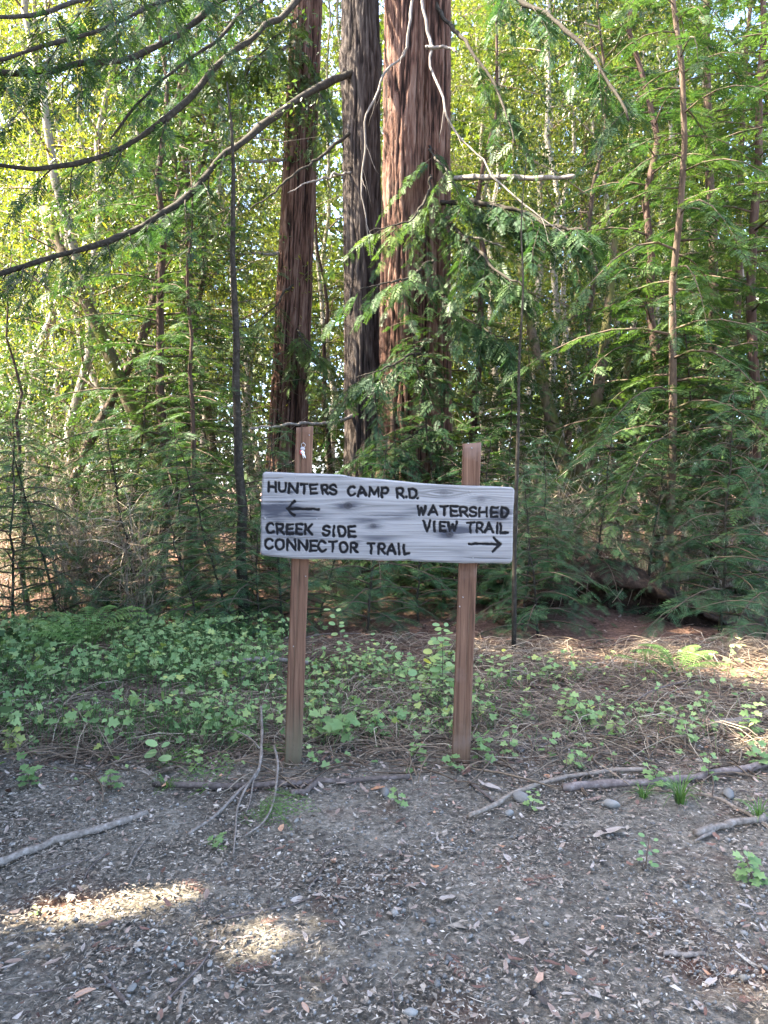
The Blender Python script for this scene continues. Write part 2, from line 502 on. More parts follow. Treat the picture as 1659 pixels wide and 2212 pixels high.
def branch_sprays(r, pts, spacing, slen, protos, mb, tint0, start=.12, droop=.12, tilt=.3, both=True, jt=.12):
    """sprays down both sides of a branch polyline"""
    L = np.concatenate([[0], np.cumsum(np.linalg.norm(np.diff(pts, axis=0), axis=1))])
    tot = L[-1]
    s = np.arange(start * tot, tot, spacing)
    s = np.repeat(s, 2) + r.uniform(-.4, .4, 2 * len(s)) * spacing
    s = np.clip(s, 0, tot * .995)
    side = np.tile([1., -1.], len(s) // 2)
    k = np.clip(np.searchsorted(L, s, 'right') - 1, 0, len(pts) - 2)
    f = ((s - L[k]) / np.maximum(L[k + 1] - L[k], 1e-6))[:, None]
    P = pts[k] * (1 - f) + pts[k + 1] * f
    D = nrm(pts[k + 1] - pts[k])
    S = nrm(np.cross(D, np.array([0, 0, 1.])))
    a = np.radians(r.uniform(35, 68, len(s)))[:, None]
    dd = D * np.cos(a) + S * np.sin(a) * side[:, None] + np.array([0, 0, -1]) * (droop + r.uniform(-.1, .12, len(s)))[:, None]
    u = s / tot
    ln = slen * (1.12 - .62 * u) * r.uniform(.65, 1.2, len(s))
    P2 = np.vstack([P, pts[-1:] - D[-1:] * .02]); D2 = np.vstack([dd, nrm(pts[-1] - pts[-2])[None]])
    ln2 = np.r_[ln, slen * .75]
    put_sprays(mb, r, P2, D2, ln2, protos, tint0 + r.normal(size=len(P2)) * jt, tilt)

def conifer_parts(seed, h, r0, first, nbr, Lmax, slen=.34, spacing=.15, protos=SPR, lift=.25, sag=.45, tint=.4, power=.8, lmin=.06, top_r=.008, matT=None, dead=0, wob=.05, matF=None, smin=.1):
    """trunk, twigs and crown meshes of a young redwood; returns a thing without a place yet"""
    r = np.random.default_rng(seed)
    zs = np.linspace(0, h, 14)
    wobx = np.cumsum(r.normal(size=14)) * wob * .3; woby = np.cumsum(r.normal(size=14)) * wob * .3
    pts = np.column_stack([wobx - wobx[0], woby - woby[0], zs]); pts[0, 2] = -.15
    rad = r0 * (1 - zs / h) ** .8 + top_r
    rad[0] *= 1.25
    trunk = MB(); trunk.add(*tube(pts, rad, 10, .08, seed), tint=.5)
    tw = MB(); fo = MB()
    for b in range(nbr):
        f = (b + r.uniform(0, 1)) / nbr
        z = first + (h - first) * f ** 1.05
        if z > h * .985: continue
        u = (z - first) / (h - first)
        L = Lmax * ((1 - u) ** power * (1 - lmin) + lmin) * r.uniform(.7, 1.15)
        az = b * 2.4 + r.uniform(-.5, .5)
        o = np.array([np.interp(z, zs, pts[:, 0]), np.interp(z, zs, pts[:, 1]), z])
        d = np.array([math.cos(az), math.sin(az), 0])
        s = np.linspace(0, 1, 6)[:, None]
        sd = np.cross(d, [0, 0, 1]) * r.uniform(-.15, .15)
        bp = o + d * L * s + sd * L * s * s + np.array([0, 0, 1.]) * L * (lift * s - sag * s * s * r.uniform(.7, 1.2))
        rb = max(.0035, .009 * L) * (1 - s[:, 0]) + .0018
        tw.add(*tube(bp, rb, 4), tint=r.uniform(.08, .38))
        if r.uniform() < dead: continue
        branch_sprays(r, bp, spacing, slen * min(1, .5 + .35 * L), protos, fo, tint + r.normal() * .06, start=smin)
    return trunk, tw, fo

def broad_parts(seed, h, r0, lo, nlimb, spread, leaf=.085, per=11, lean=.06, tint=.45, proto=LEAF, sub=5, cl=6, clr=.2, droop=.5, up=.55):
    r = np.random.default_rng(seed)
    n = 14
    zs = np.linspace(0, h, n)
    a0 = r.uniform(0, 6.28)
    wx = np.cumsum(r.normal(size=n)) * .14 + math.cos(a0) * lean * zs; wy = np.cumsum(r.normal(size=n)) * .14 + math.sin(a0) * lean * zs
    pts = np.column_stack([wx - wx[0], wy - wy[0], zs]); pts[0, 2] = -.15
    rad = r0 * (1 - .9 * zs / h) + .004; rad[0] *= 1.3
    trunk = MB(); trunk.add(*tube(pts, rad, 9, .1, seed))
    tw = MB(); fo = MB()
    CP_, CD_ = [], []
    for b in range(nlimb):
        f = (b + r.uniform(0, 1)) / nlimb
        z = h * (lo + (1 - lo) * f)
        o = np.array([np.interp(z, zs, pts[:, 0]), np.interp(z, zs, pts[:, 1]), z])
        az = b * 2.4 + r.uniform(-.6, .6)
        L = spread * (1 - .42 * f ** 2) * r.uniform(.6, 1.15)
        el = up * r.uniform(.5, 1.3)
        d = np.array([math.cos(az) * math.cos(el), math.sin(az) * math.cos(el), math.sin(el)])
        s = np.linspace(0, 1, 5)[:, None]
        bp = o + d * L * s + np.array([0, 0, -.25]) * L * s * s + np.cumsum(r.normal(size=(5, 3)), 0) * .03 * L * s
        tw.add(*tube(bp, np.linspace(max(.006, r0 * .22), .004, 5), 4), tint=r.uniform(.4, .75))
        for k in range(sub):
            q = r.uniform(.25, 1.0)
            i = min(3, int(q * 4)); ff = q * 4 - i
            o2 = bp[i] * (1 - ff) + bp[i + 1] * ff
            d2 = nrm(d * .6 + rand_unit(r, 1)[0] * .9 + np.array([0, 0, .1]))
            L2 = L * r.uniform(.25, .55)
            sp = o2 + d2 * L2 * s + np.array([0, 0, -.2]) * L2 * s * s
            tw.add(*tube(sp[::2], [.005, .0035, .002], 3), tint=r.uniform(.35, .7))
            for c in range(cl):
                g = r.uniform(.15, 1.05)
                CP_.append(o2 + d2 * L2 * g); CD_.append(d2)
    C = np.array(CP_); D = np.array(CD_)
    N = len(C) * per
    P = np.repeat(C, per, 0) + r.normal(size=(N, 3)) * clr * np.array([1, 1, .7])
    dd = np.repeat(D, per, 0) * .5 + rand_unit(r, N) * .8 + np.array([0, 0, -droop])
    ct = np.repeat(r.normal(size=len(C)) * .14, per)
    M = mats_from(dd, rand_unit(r, N) * .7 + np.array([0, 0, .8]), leaf * r.uniform(.65, 1.25, N))
    fo.scatter(proto, M, P, tint + ct + r.normal(size=N) * .12)
    return trunk, tw, fo

def shrub_parts(seed, h, nst, spreadr, nleaf, leaf=.05, tint=.4, proto=LEAF, bare=.5, r0=.007, side=7, woodtint=.65):
    """stems bending outward with many bare side twigs and a few leaves"""
    r = np.random.default_rng(seed)
    az = r.uniform(0, 6.28, nst); hh = h * r.uniform(.45, 1.1, nst); sp = spreadr * r.uniform(.2, 1.2, nst)
    s = np.linspace(0, 1, 6)
    base = r.normal(size=(nst, 2)) * .12 * spreadr
    X = base[:, :1] + np.cos(az)[:, None] * sp[:, None] * s ** 1.5 + np.cumsum(r.normal(size=(nst, 6)) * .03 * h, 1) * (s > 0)
    Y = base[:, 1:] + np.sin(az)[:, None] * sp[:, None] * s ** 1.5 + np.cumsum(r.normal(size=(nst, 6)) * .03 * h, 1) * (s > 0)
    Z = hh[:, None] * (s - .18 * s * s) * 1.15 - .05
    P = np.stack([X, Y, Z], -1)
    R = r0 * np.linspace(1, .25, 6)[None] * r.uniform(.6, 1.4, nst)[:, None]
    st = MB()
    V, Q, k = tubes_many(P, R, 4)
    st.add(V, Q, None, np.repeat(np.clip(woodtint + r.normal(size=nst) * .18, 0, 1), k))
    m = nst * side
    idx = np.repeat(np.arange(nst), side); q = r.uniform(.15, .98, m) * 5
    i = np.minimum(q.astype(int), 4); f = (q - i)[:, None]
    o = P[idx, i] * (1 - f) + P[idx, i + 1] * f
    d = nrm(rand_unit(r, m) + np.array([0, 0, .15])); L = h * r.uniform(.12, .4, m)
    t4 = np.linspace(0, 1, 4)[None, :, None]
    TP = o[:, None] + d[:, None] * L[:, None, None] * t4 + np.cumsum(r.normal(size=(m, 4, 3)), 1) * (.05 * L)[:, None, None] * t4 + np.array([0, 0, -.15]) * L[:, None, None] * t4 ** 2
    V, Q, k = tubes_many(TP, np.broadcast_to(r0 * .45 * np.array([1, .8, .6, .35]), (m, 4)).copy(), 3)
    st.add(V, Q, None, np.repeat(np.clip(woodtint + .1 + r.normal(size=m) * .2, 0, 1), k))
    fo = MB()
    if nleaf:
        j = r.integers(0, m, nleaf); g = r.uniform(.2, 1, nleaf)[:, None]
        PP = TP[j, 0] * (1 - g) + TP[j, -1] * g + r.normal(size=(nleaf, 3)) * .02
        M = mats_from(rand_unit(r, nleaf) + np.array([0, 0, -.2]), rand_unit(r, nleaf) * .6 + np.array([0, 0, 1]), leaf * r.uniform(.6, 1.3, nleaf))
        fo.scatter(proto, M, PP, tint + r.normal(size=nleaf) * .15)
    return st, fo

def make_tree(name, label, cat, parts, mats, group=None, loc=(0, 0, 0), rz=0., scale=1., lean=(0, 0)):
    t = empty(name, loc, rz); tag(t, label, cat, group)
    parts[0].obj('trunk', mats[0], t, True)
    parts[1].obj('twigs', mats[1], t, True, kind='stuff')
    parts[2].obj('crown', mats[2], t, kind='stuff')
    t.rotation_euler = (lean[0], lean[1], rz); t.scale = (scale,) * 3
    return t

def clone(src, label, loc, rz=0., scale=1., group=None, lean=(0, 0), mats=None):
    c = copy_tree(src)
    c['label'] = label
    if group: c['group'] = group
    elif 'group' in c and group is not None: del c['group']
    c.location = [float(q) for q in loc]; c.rotation_euler = (lean[0], lean[1], rz)
    c.scale = (scale,) * 3 if not isinstance(scale, tuple) else scale
    return c
# ------------------------------------------------------------------ the trail sign
YB = 4.10                               # the board's face
MPP = YB / FPX

def crop(cx, cy):                       # a point of the board in the photograph, as (x, z) on the board's face
    p = at(548.6 + cx * .3505, 998.5 + cy * .3505, YB)
    return p[0], p[2]

def arc(cx, cy, rx, ry, a0, a1, n=9):
    return [(cx + rx * math.cos(RAD(a0 + (a1 - a0) * i / n)), cy + ry * math.sin(RAD(a0 + (a1 - a0) * i / n))) for i in range(n + 1)]

GL = {  # strokes in a unit box, y down
    'H': [[(0, 0), (0, 1)], [(1, 0), (1, 1)], [(0, .52), (1, .52)]],
    'U': [[(0, 0), (.02, .6)] + arc(.5, .58, .48, .42, 180, 0)[1:] + [(1, 0)]],
    'N': [[(0, 1), (.02, 0), (.98, 1), (1, 0)]],
    'T': [[(0, .02), (1, 0)], [(.5, 0), (.5, 1)]],
    'E': [[(1, 0), (0, .02), (.02, 1), (1, .98)], [(0, .5), (.85, .5)]],
    'R': [[(.02, 1), (0, .02), (.5, 0)] + arc(.55, .27, .42, .27, -90, 90)[1:] + [(.05, .55)], [(.45, .55), (1, 1)]],
    'S': [arc(.5, .25, .46, .25, -20, -180) + arc(.5, .25, .46, .22, 180, 120, 4)[1:] + [(.62, .53)] + arc(.5, .74, .48, .24, -40, 160)],
    'C': [arc(.55, .5, .55, .5, -42, -318, 14)],
    'A': [[(0, 1), (.5, 0), (1, 1)], [(.2, .66), (.8, .66)]],
    'M': [[(0, 1), (.1, 0), (.5, .72), (.9, 0), (1, 1)]],
    'P': [[(.02, 1), (0, .02), (.5, 0)] + arc(.55, .28, .42, .28, -90, 90)[1:] + [(.05, .57)]],
    'D': [[(.04, 1), (0, 0), (.4, 0)] + arc(.38, .5, .6, .5, -90, 90)[1:] + [(.04, 1)]],
    'W': [[(0, 0), (.24, 1), (.5, .25), (.76, 1), (1, 0)]],
    'V': [[(0, 0), (.5, 1), (1, 0)]],
    'I': [[(.5, 0), (.5, 1)]],
    'L': [[(0, 0), (.04, 1), (1, .97)]],
    'K': [[(0, 0), (0, 1)], [(1, 0), (.05, .55)], [(.35, .4), (1, 1)]],
    'O': [arc(.5, .5, .5, .5, 0, 360, 16)],
    '.': [[(.5, .98), (.5, 1)]],
}
LINES = [
    [('H', 90, 134, 126, 180), ('U', 154, 195, 129, 184), ('N', 216, 268, 131, 190), ('T', 288, 328, 136, 192), ('E', 347, 386, 138, 195), ('R', 419, 455, 140, 196), ('S', 466, 508, 141, 197)],
    [('C', 579, 622, 150, 205), ('A', 637, 690, 152, 208), ('M', 710, 768, 155, 211), ('P', 787, 824, 157, 214)],
    [('R', 880, 922, 162, 219), ('.', 936, 940, 160, 218), ('D', 957, 1003, 166, 220), ('.', 1010, 1014, 165, 222)],
    [('W', 1007, 1057, 270, 324), ('A', 1075, 1130, 268, 326), ('T', 1150, 1195, 271, 328), ('E', 1212, 1254, 272, 330), ('R', 1270, 1315, 275, 333), ('S', 1330, 1370, 277, 333), ('H', 1390, 1435, 279, 336), ('E', 1463, 1500, 281, 338), ('D', 1528, 1566, 284, 339)],
    [('V', 1044, 1086, 364, 424), ('I', 1108, 1113, 366, 424), ('E', 1146, 1180, 366, 427), ('W', 1196, 1248, 369, 426)],
    [('T', 1313, 1355, 372, 430), ('R', 1371, 1411, 374, 434), ('A', 1424, 1476, 376, 435), ('I', 1497, 1502, 377, 437), ('L', 1520, 1563, 378, 437)],
    [('C', 76, 121, 379, 436), ('R', 141, 181, 382, 441), ('E', 201, 240, 383, 443), ('E', 259, 296, 384, 444), ('K', 316, 355, 386, 446)],
    [('S', 423, 464, 393, 452), ('I', 488, 493, 394, 455), ('D', 521, 565, 396, 457), ('E', 585, 622, 399, 459)],
    [('C', 69, 116, 475, 533), ('O', 133, 184, 477, 537), ('N', 204, 255, 480, 539), ('N', 276, 327, 482, 541), ('E', 347, 385, 486, 547), ('C', 395, 441, 488, 549), ('T', 461, 508, 490, 551), ('O', 528, 574, 493, 554), ('R', 595, 634, 496, 555)],
    [('T', 702, 742, 501, 562), ('R', 767, 805, 504, 564), ('A', 820, 872, 506, 567), ('I', 891, 896, 507, 568), ('L', 922, 957, 508, 569)],
]
ARROWS = [[[(207, 287), (300, 288), (398, 290)], [(250, 241), (205, 287), (247, 328)]],
          [[(1324, 504), (1420, 506), (1514, 507)], [(1478, 467), (1518, 507), (1470, 550)]]]

def build_sign():
    LP = np.array([G(631, 1659), G(993, 1661)])
    sign = empty('trail_sign', (0, YB, 0))
    tag(sign, 'weathered grey plank sign with carved black trail names on two red-brown posts', 'sign')
    W0 = np.array([0, YB, 0.])
    # --- outline of the plank
    top = [(50, 58), (300, 66), (540, 74), (600, 88), (800, 105), (950, 122), (1150, 138), (1400, 146), (1607, 153)]
    bot = [(36, 575), (230, 593), (400, 598), (700, 604), (900, 608), (955, 605), (1000, 614), (1200, 622), (1400, 624), (1593, 628)]
    NX, NY = 440, 150
    tt = np.array([crop(*p) for p in top]); bb = np.array([crop(*p) for p in bot])
    U = np.linspace(0, 1, NX); Vv = np.linspace(0, 1, NY)
    def edge(pts):
        x = pts[0, 0] + (pts[-1, 0] - pts[0, 0]) * U
        return x, np.interp(x, pts[:, 0], pts[:, 1])
    tx, tz = edge(tt); bx, bz = edge(bb)
    ker = np.ones(15) / 15
    tz = np.convolve(np.pad(tz, 7, 'reflect', reflect_type='odd'), ker, 'valid'); bz = np.convolve(np.pad(bz, 7, 'reflect', reflect_type='odd'), ker, 'valid')
    rr = np.random.default_rng(4)
    tz += (fbm(np.column_stack([tx * 9, 0 * tx, 0 * tx]), 3, 1) - .5) * .006; bz += (fbm(np.column_stack([bx * 9, 0 * bx + 3, 0 * bx]), 3, 2) - .5) * .008
    X = tx[None] * (1 - Vv[:, None]) + bx[None] * Vv[:, None]
    Z = tz[None] * (1 - Vv[:, None]) + bz[None] * Vv[:, None]
    rag = (fbm(np.column_stack([Vv * 7, 0 * Vv, 0 * Vv]), 3, 7) - .5) * .008
    X = X + rag[:, None] * (2 * np.abs(U - .5)[None]) ** 6
    # round the four corners
    ex = np.minimum(U, 1 - U) * (tx[-1] - tx[0]); ez = np.minimum(Vv, 1 - Vv) * .45
    rc = .022
    for side in (0, 1):
        for ud in (0, 1):
            m = (ex[None] < rc) & (ez[:, None] < rc) & ((U[None] < .5) == (side == 0)) & ((Vv[:, None] < .5) == (ud == 0))
            dx = rc - np.broadcast_to(ex[None], m.shape); dz = rc - np.broadcast_to(ez[:, None], m.shape)
            dd = np.hypot(dx, dz); k = np.where(dd > 1e-9, np.maximum(dx, dz) / np.maximum(dd, 1e-9), 1)
            sx = 1 if side == 0 else -1; sz = -1 if ud == 0 else 1
            X = np.where(m, X + sx * dx * (1 - k), X); Z = np.where(m, Z + sz * dz * (1 - k), Z)
    # --- strokes
    segs, sid = [], []
    lid = 0; line_of = []
    for li, ln in enumerate(LINES):
        for ch, x0, x1, y0, y1 in ln:
            jr = rr.normal(size=3); ca_, sa_ = math.cos(.022 * jr[0]), math.sin(.022 * jr[0])
            for st in GL[ch]:
                pts = [crop(x0 + (x1 - x0) * a, y0 + (y1 - y0) * b) for a, b in st]
                cxy = np.array(crop((x0 + x1) / 2, (y0 + y1) / 2))
                pts = [cxy + (1 + .03 * jr[1]) * np.array([ca_ * (p[0] - cxy[0]) - sa_ * (p[1] - cxy[1]), sa_ * (p[0] - cxy[0]) + ca_ * (p[1] - cxy[1])]) for p in pts]
                for a, b in zip(pts[:-1], pts[1:]): segs.append((a, b)); sid.append(lid)
            line_of.append('letter'); lid += 1
    for ar in ARROWS:
        for st in ar:
            pts = [crop(*p) for p in st]
            for a, b in zip(pts[:-1], pts[1:]): segs.append((a, b)); sid.append(lid)
        line_of.append('arrow'); lid += 1
    P = np.stack([X, Z], -1).reshape(-1, 2)
    wob = np.stack([fbm(np.column_stack([P * 45, 0 * P[:, :1]]), 2, 3), fbm(np.column_stack([P * 45, 0 * P[:, :1] + 9]), 2, 4)], -1) - .5
    Pw = P + wob * .009
    best = np.full(len(P), 9.); who = np.zeros(len(P), int)
    for (a, b), k in zip(segs, sid):
        a = np.array(a); b = np.array(b); d = b - a
        box = (np.abs(Pw - (a + b) / 2) < np.abs(d) / 2 + .03).all(1)
        if not box.any(): continue
        q = Pw[box]
        t = np.clip(((q - a) @ d) / max(d @ d, 1e-12), 0, 1)
        dist = np.linalg.norm(q - a - t[:, None] * d, axis=1)
        bi = np.where(box)[0]; up = dist < best[bi]
        best[bi[up]] = dist[up]; who[bi[up]] = k
    RS = .0069
    ink = 1 - sm(RS - .0012, RS + .0016, best)
    # --- grain: rings bent round the knots
    g = P.copy(); warp = np.zeros(len(P)); knot = np.zeros(len(P)); stain = np.zeros(len(P))
    knots = [(578, 268, 22, 1.), (1205, 445, 20, 1.), (1525, 325, 30, .8), (735, 392, 16, .6), (225, 188, 14, .5), (1170, 190, 22, .35), (1400, 232, 22, .35), (230, 468, 20, .45), (955, 612, 16, .6), (640, 492, 12, .4)]
    for kx, ky, kr, ks in knots:
        c = np.array(crop(kx, ky)); rk = kr * .3505 * MPP
        d = P - c
        e = (d[:, 0] / (rk * 4.5)) ** 2 + (d[:, 1] / (rk * 1.7)) ** 2
        warp += np.sign(d[:, 1]) * np.exp(-e) * rk * 1.2
        e2 = np.hypot(d[:, 0] / (rk * 1.25), d[:, 1] / rk)
        knot = np.maximum(knot, ks * (1 - sm(.55, 1.25, e2)) * (.75 + .25 * np.sin(e2 * 9)))
        stain = np.maximum(stain, ks * .75 * np.exp(-((d[:, 0] / (rk * 3.4)) ** 2 + (d[:, 1] / (rk * 1.5)) ** 2)))
    for kx, ky, rx, ry, ks in [(150, 262, 140, 44, .95), (300, 332, 180, 28, .8), (120, 335, 90, 44, .8), (660, 350, 120, 30, .6), (860, 335, 200, 22, .5), (1240, 425, 110, 30, .8), (1500, 330, 90, 24, .75), (200, 440, 170, 28, .55), (330, 470, 160, 20, .5), (760, 470, 120, 20, .35), (80, 565, 60, 14, .6), (1260, 560, 60, 40, .3), (980, 290, 90, 40, .3)]:
        c = np.array(crop(kx, ky)); d = (P - c) / (MPP * .3505)
        stain = np.maximum(stain, ks * np.exp(-((d[:, 0] / rx) ** 2 + (d[:, 1] / ry) ** 2)))
    stain = np.clip(1.35 * stain * (.12 + 1.75 * sm(.28, .72, fbm(np.column_stack([P[:, 0] * 4, P[:, 1] * 70, 0 * P[:, 0]]), 4, 11))), 0, 1)
    yy = P[:, 1] - warp + .035 * (fbm(np.column_stack([P[:, 0] * 1.3, P[:, 1] * 2.2, 0 * P[:, 0]]), 3, 31) - .5)
    band = fbm(np.column_stack([P[:, 0] * .7, yy * 55, 0 * yy]), 3, 41)
    fine = fbm(np.column_stack([P[:, 0] * 3.5, yy * 190, 0 * yy]), 2, 43)
    ringl = np.clip(1 - np.abs(((yy * 31 + 1.2 * band) % 1) - .5) * 7, 0, 1) * sm(.42, .6, band)
    grain = np.clip(.30 + .55 * band + .5 * (fine - .5) - .30 * ringl, 0, 1)
    crk = np.zeros(len(P))
    for cx0, cx1, cy0, cy1 in [(60, 330, 250, 246), (1040, 1580, 352, 358), (640, 1000, 327, 333), (120, 420, 466, 470), (1290, 1590, 590, 596), (48, 180, 100, 96)]:
        a = np.array(crop(cx0, cy0)); b2_ = np.array(crop(cx1, cy1)); d = b2_ - a; L2 = d @ d
        t_ = np.clip(((P - a) @ d) / L2, 0, 1); q_ = P - a - t_[:, None] * d
        yy_ = q_[:, 1] + .006 * (fbm(np.column_stack([P[:, 0] * 9, np.full(len(P), cy0 * .1), 0 * P[:, 0]]), 2, 61) - .5)
        crk = np.maximum(crk, (1 - sm(.0007, .0030, np.hypot(yy_, np.maximum(np.abs(q_[:, 0]) - 0, 0)))) * np.sin(np.pi * np.clip(t_, .02, .98)) ** .4)
    stain = np.maximum(stain, .9 * crk)
    # --- relief
    Y = np.zeros(len(P))
    Y += .0075 * ink + .004 * crk
    Y += (.5 - grain) * .0022 + .0025 * (knot > .3) * (knot - .3)
    eg = np.minimum(np.broadcast_to(ex[None], X.shape), np.broadcast_to(ez[:, None], X.shape)).ravel()
    Y += .010 * (1 - sm(0, .011, eg)) ** 2
    Y += (fbm(np.column_stack([P * 4, 0 * P[:, :1]]), 2, 51) - .5) * .006
    V = np.column_stack([P[:, 0] - W0[0], Y, P[:, 1]])
    nf = len(V)
    # --- back and rim
    ring = np.concatenate([np.arange(NX), np.arange(1, NY) * NX + NX - 1, (NY - 1) * NX + np.arange(NX - 2, -1, -1), np.arange(NY - 2, 0, -1) * NX])
    TH = .046
    back = V[ring].copy(); back[:, 1] = TH; mid = V[ring].copy(); mid[:, 1] = .022
    nr = len(ring)
    VV = np.vstack([V, mid, back, [[V[:, 0].mean(), TH, V[:, 2].mean()]]])
    k = np.arange(nr); k2 = (k + 1) % nr
    Q1 = np.stack([ring[k], nf + k, nf + k2, ring[k2]], -1); Q2 = np.stack([nf + k, nf + nr + k, nf + nr + k2, nf + k2], -1)
    T1 = np.stack([np.full(nr, nf + 2 * nr), nf + nr + k2, nf + nr + k], -1)
    i = np.arange(NY - 1)[:, None] * NX; j = np.arange(NX - 1)[None]
    FQ = np.stack([i + j, i + NX + j, i + NX + j + 1, i + j + 1], -1).reshape(-1, 4)
    # --- faces of the letters go to the letters
    fin = best[FQ].max(1) < RS + .0008
    fwho = who[FQ[:, 0]]
    pad = lambda a, v: np.concatenate([a, np.full(len(VV) - nf, v)])
    A = dict(ink=pad(ink, 0.), stain=pad(stain, .15), grain=pad(grain, .5), knot=pad(knot, 0.))
    m, t, b = newmat('weathered_plank')
    def attr(n): return N_(t, 'ShaderNodeAttribute', attribute_name=n).outputs['Fac']
    tc = N_(t, 'ShaderNodeTexCoord'); mp = N_(t, 'ShaderNodeMapping'); mp.inputs['Scale'].default_value = (9, 9, 420)
    t.links.new(tc.outputs['Object'], mp.inputs[0])
    n1 = N_(t, 'ShaderNodeTexNoise'); n1.inputs['Scale'].default_value = 1; n1.inputs['Detail'].default_value = 4
    t.links.new(mp.outputs[0], n1.inputs['Vector'])
    s = N_(t, 'ShaderNodeMath', operation='MULTIPLY_ADD'); s.inputs[1].default_value = .45
    t.links.new(n1.outputs['Fac'], s.inputs[0]); t.links.new(attr('grain'), s.inputs[2])
    c = ramp(t, s.outputs[0], [(.40, (.075, .072, .069)), (.58, (.160, .155, .149)), (.78, (.215, .209, .202)), (1, (.27, .264, .256))])
    def mixc(fac, a, col):
        x = N_(t, 'ShaderNodeMix', data_type='RGBA'); t.links.new(fac, x.inputs[0]); t.links.new(a, x.inputs[6]); x.inputs[7].default_value = (*col, 1); return x.outputs[2]
    c = mixc(attr('stain'), c, (.050, .052, .062)); c = mixc(attr('knot'), c, (.028, .026, .026)); c = mixc(attr('ink'), c, (.006, .006, .007))
    t.links.new(c, b.inputs['Base Color']); b.inputs['Roughness'].default_value = .8; b.inputs['Specular IOR Level'].default_value = .2
    bp = N_(t, 'ShaderNodeBump'); bp.inputs['Strength'].default_value = .35; bp.inputs['Distance'].default_value = .003
    t.links.new(s.outputs[0], bp.inputs['Height']); t.links.new(bp.outputs[0], b.inputs['Normal'])
    mb = MB().add(VV, np.vstack([FQ[~fin], Q1, Q2]), T1)
    board = mb.obj('board', m, sign, attrs=A)
    for q in range(lid):
        f = FQ[fin & (fwho == q)]
        if not len(f): continue
        u, inv = np.unique(f, return_inverse=True)
        MB().add(VV[u], inv.reshape(-1, 4)).obj(line_of[q], m, board, attrs={kk: a[u] for kk, a in A.items()})
    # a shiny staple at the end of the plank and small nail heads
    mm, t2, b2 = newmat('galvanised'); b2.inputs['Metallic'].default_value = .8; b2.inputs['Base Color'].default_value = (.26, .25, .24, 1); b2.inputs['Roughness'].default_value = .4
    def nail(parent, x, y, z, rad=.004, name='nail'):
        V, Q, T = tube([(x, y + .006, z), (x, y - .003, z), (x, y - .004, z)], [rad, rad, rad * .7], 8)
        return MB().add(V, Q, T).obj(name, mm, parent)
    cx, cz = crop(66, 346)
    hw, hh = .006, .0045
    MB().add([(cx - hw, -.004, cz - hh), (cx + hw, -.004, cz - hh), (cx + hw, -.004, cz + hh), (cx - hw, -.004, cz + hh), (cx - hw, .006, cz - hh), (cx + hw, .006, cz - hh), (cx + hw, .006, cz + hh), (cx - hw, .006, cz + hh)],
             [(0, 1, 2, 3), (0, 4, 5, 1), (1, 5, 6, 2), (2, 6, 7, 3), (3, 7, 4, 0)]).obj('metal_clip', mm, board)
    for p in [(255, 100), (300, 560), (1330, 180), (1350, 590), (388, 350)]:
        x, z = crop(*p); nail(board, x, .0, z, .0035)
    # --- posts
    mw, t, b = newmat('stained_post')
    tc = N_(t, 'ShaderNodeTexCoord'); mp = N_(t, 'ShaderNodeMapping'); mp.inputs['Scale'].default_value = (75, 75, 2.6)
    t.links.new(tc.outputs['Object'], mp.inputs[0])
    n1 = N_(t, 'ShaderNodeTexNoise'); n1.inputs['Scale'].default_value = 1; n1.inputs['Detail'].default_value = 6; n1.inputs['Roughness'].default_value = .6; n1.inputs['Distortion'].default_value = .6
    t.links.new(mp.outputs[0], n1.inputs['Vector'])
    c = ramp(t, n1.outputs['Fac'], [(.28, (.038, .019, .011)), (.45, (.103, .053, .031)), (.6, (.140, .076, .046)), (.78, (.20, .122, .075))])
    n2 = N_(t, 'ShaderNodeTexNoise'); n2.inputs['Scale'].default_value = 5; n2.inputs['Detail'].default_value = 6
    t.links.new(tc.outputs['Object'], n2.inputs['Vector'])
    cr = N_(t, 'ShaderNodeMapRange'); cr.inputs[1].default_value = .60; cr.inputs[2].default_value = .72; cr.inputs[4].default_value = .6; t.links.new(n2.outputs['Fac'], cr.inputs[0])
    x = N_(t, 'ShaderNodeMix', data_type='RGBA'); t.links.new(cr.outputs[0], x.inputs[0]); t.links.new(c, x.inputs[6]); x.inputs[7].default_value = (.17, .115, .09, 1)
    x2 = N_(t, 'ShaderNodeMix', data_type='RGBA'); at_ = N_(t, 'ShaderNodeAttribute', attribute_name='tint')
    t.links.new(at_.outputs['Fac'], x2.inputs[0]); t.links.new(x.outputs[2], x2.inputs[6]); x2.inputs[7].default_value = (.10, .085, .05, 1)
    sp = N_(t, 'ShaderNodeTexVoronoi'); sp.inputs['Scale'].default_value = 22; mps = N_(t, 'ShaderNodeMapping'); mps.inputs['Scale'].default_value = (3, 3, .7)
    t.links.new(tc.outputs['Object'], mps.inputs[0]); t.links.new(mps.outputs[0], sp.inputs['Vector'])
    sr = N_(t, 'ShaderNodeMapRange'); sr.inputs[1].default_value = .05; sr.inputs[2].default_value = .09; sr.inputs[3].default_value = .7; sr.inputs[4].default_value = 0; t.links.new(sp.outputs['Distance'], sr.inputs[0])
    x3 = N_(t, 'ShaderNodeMix', data_type='RGBA'); t.links.new(sr.outputs[0], x3.inputs[0]); t.links.new(x2.outputs[2], x3.inputs[6]); x3.inputs[7].default_value = (.045, .025, .02, 1)
    t.links.new(x3.outputs[2], b.inputs['Base Color']); b.inputs['Roughness'].default_value = .75; b.inputs['Specular IOR Level'].default_value = .2
    bp = N_(t, 'ShaderNodeBump'); bp.inputs['Strength'].default_value = .5; bp.inputs['Distance'].default_value = .004
    t.links.new(n1.outputs['Fac'], bp.inputs['Height']); t.links.new(bp.outputs[0], b.inputs['Normal'])
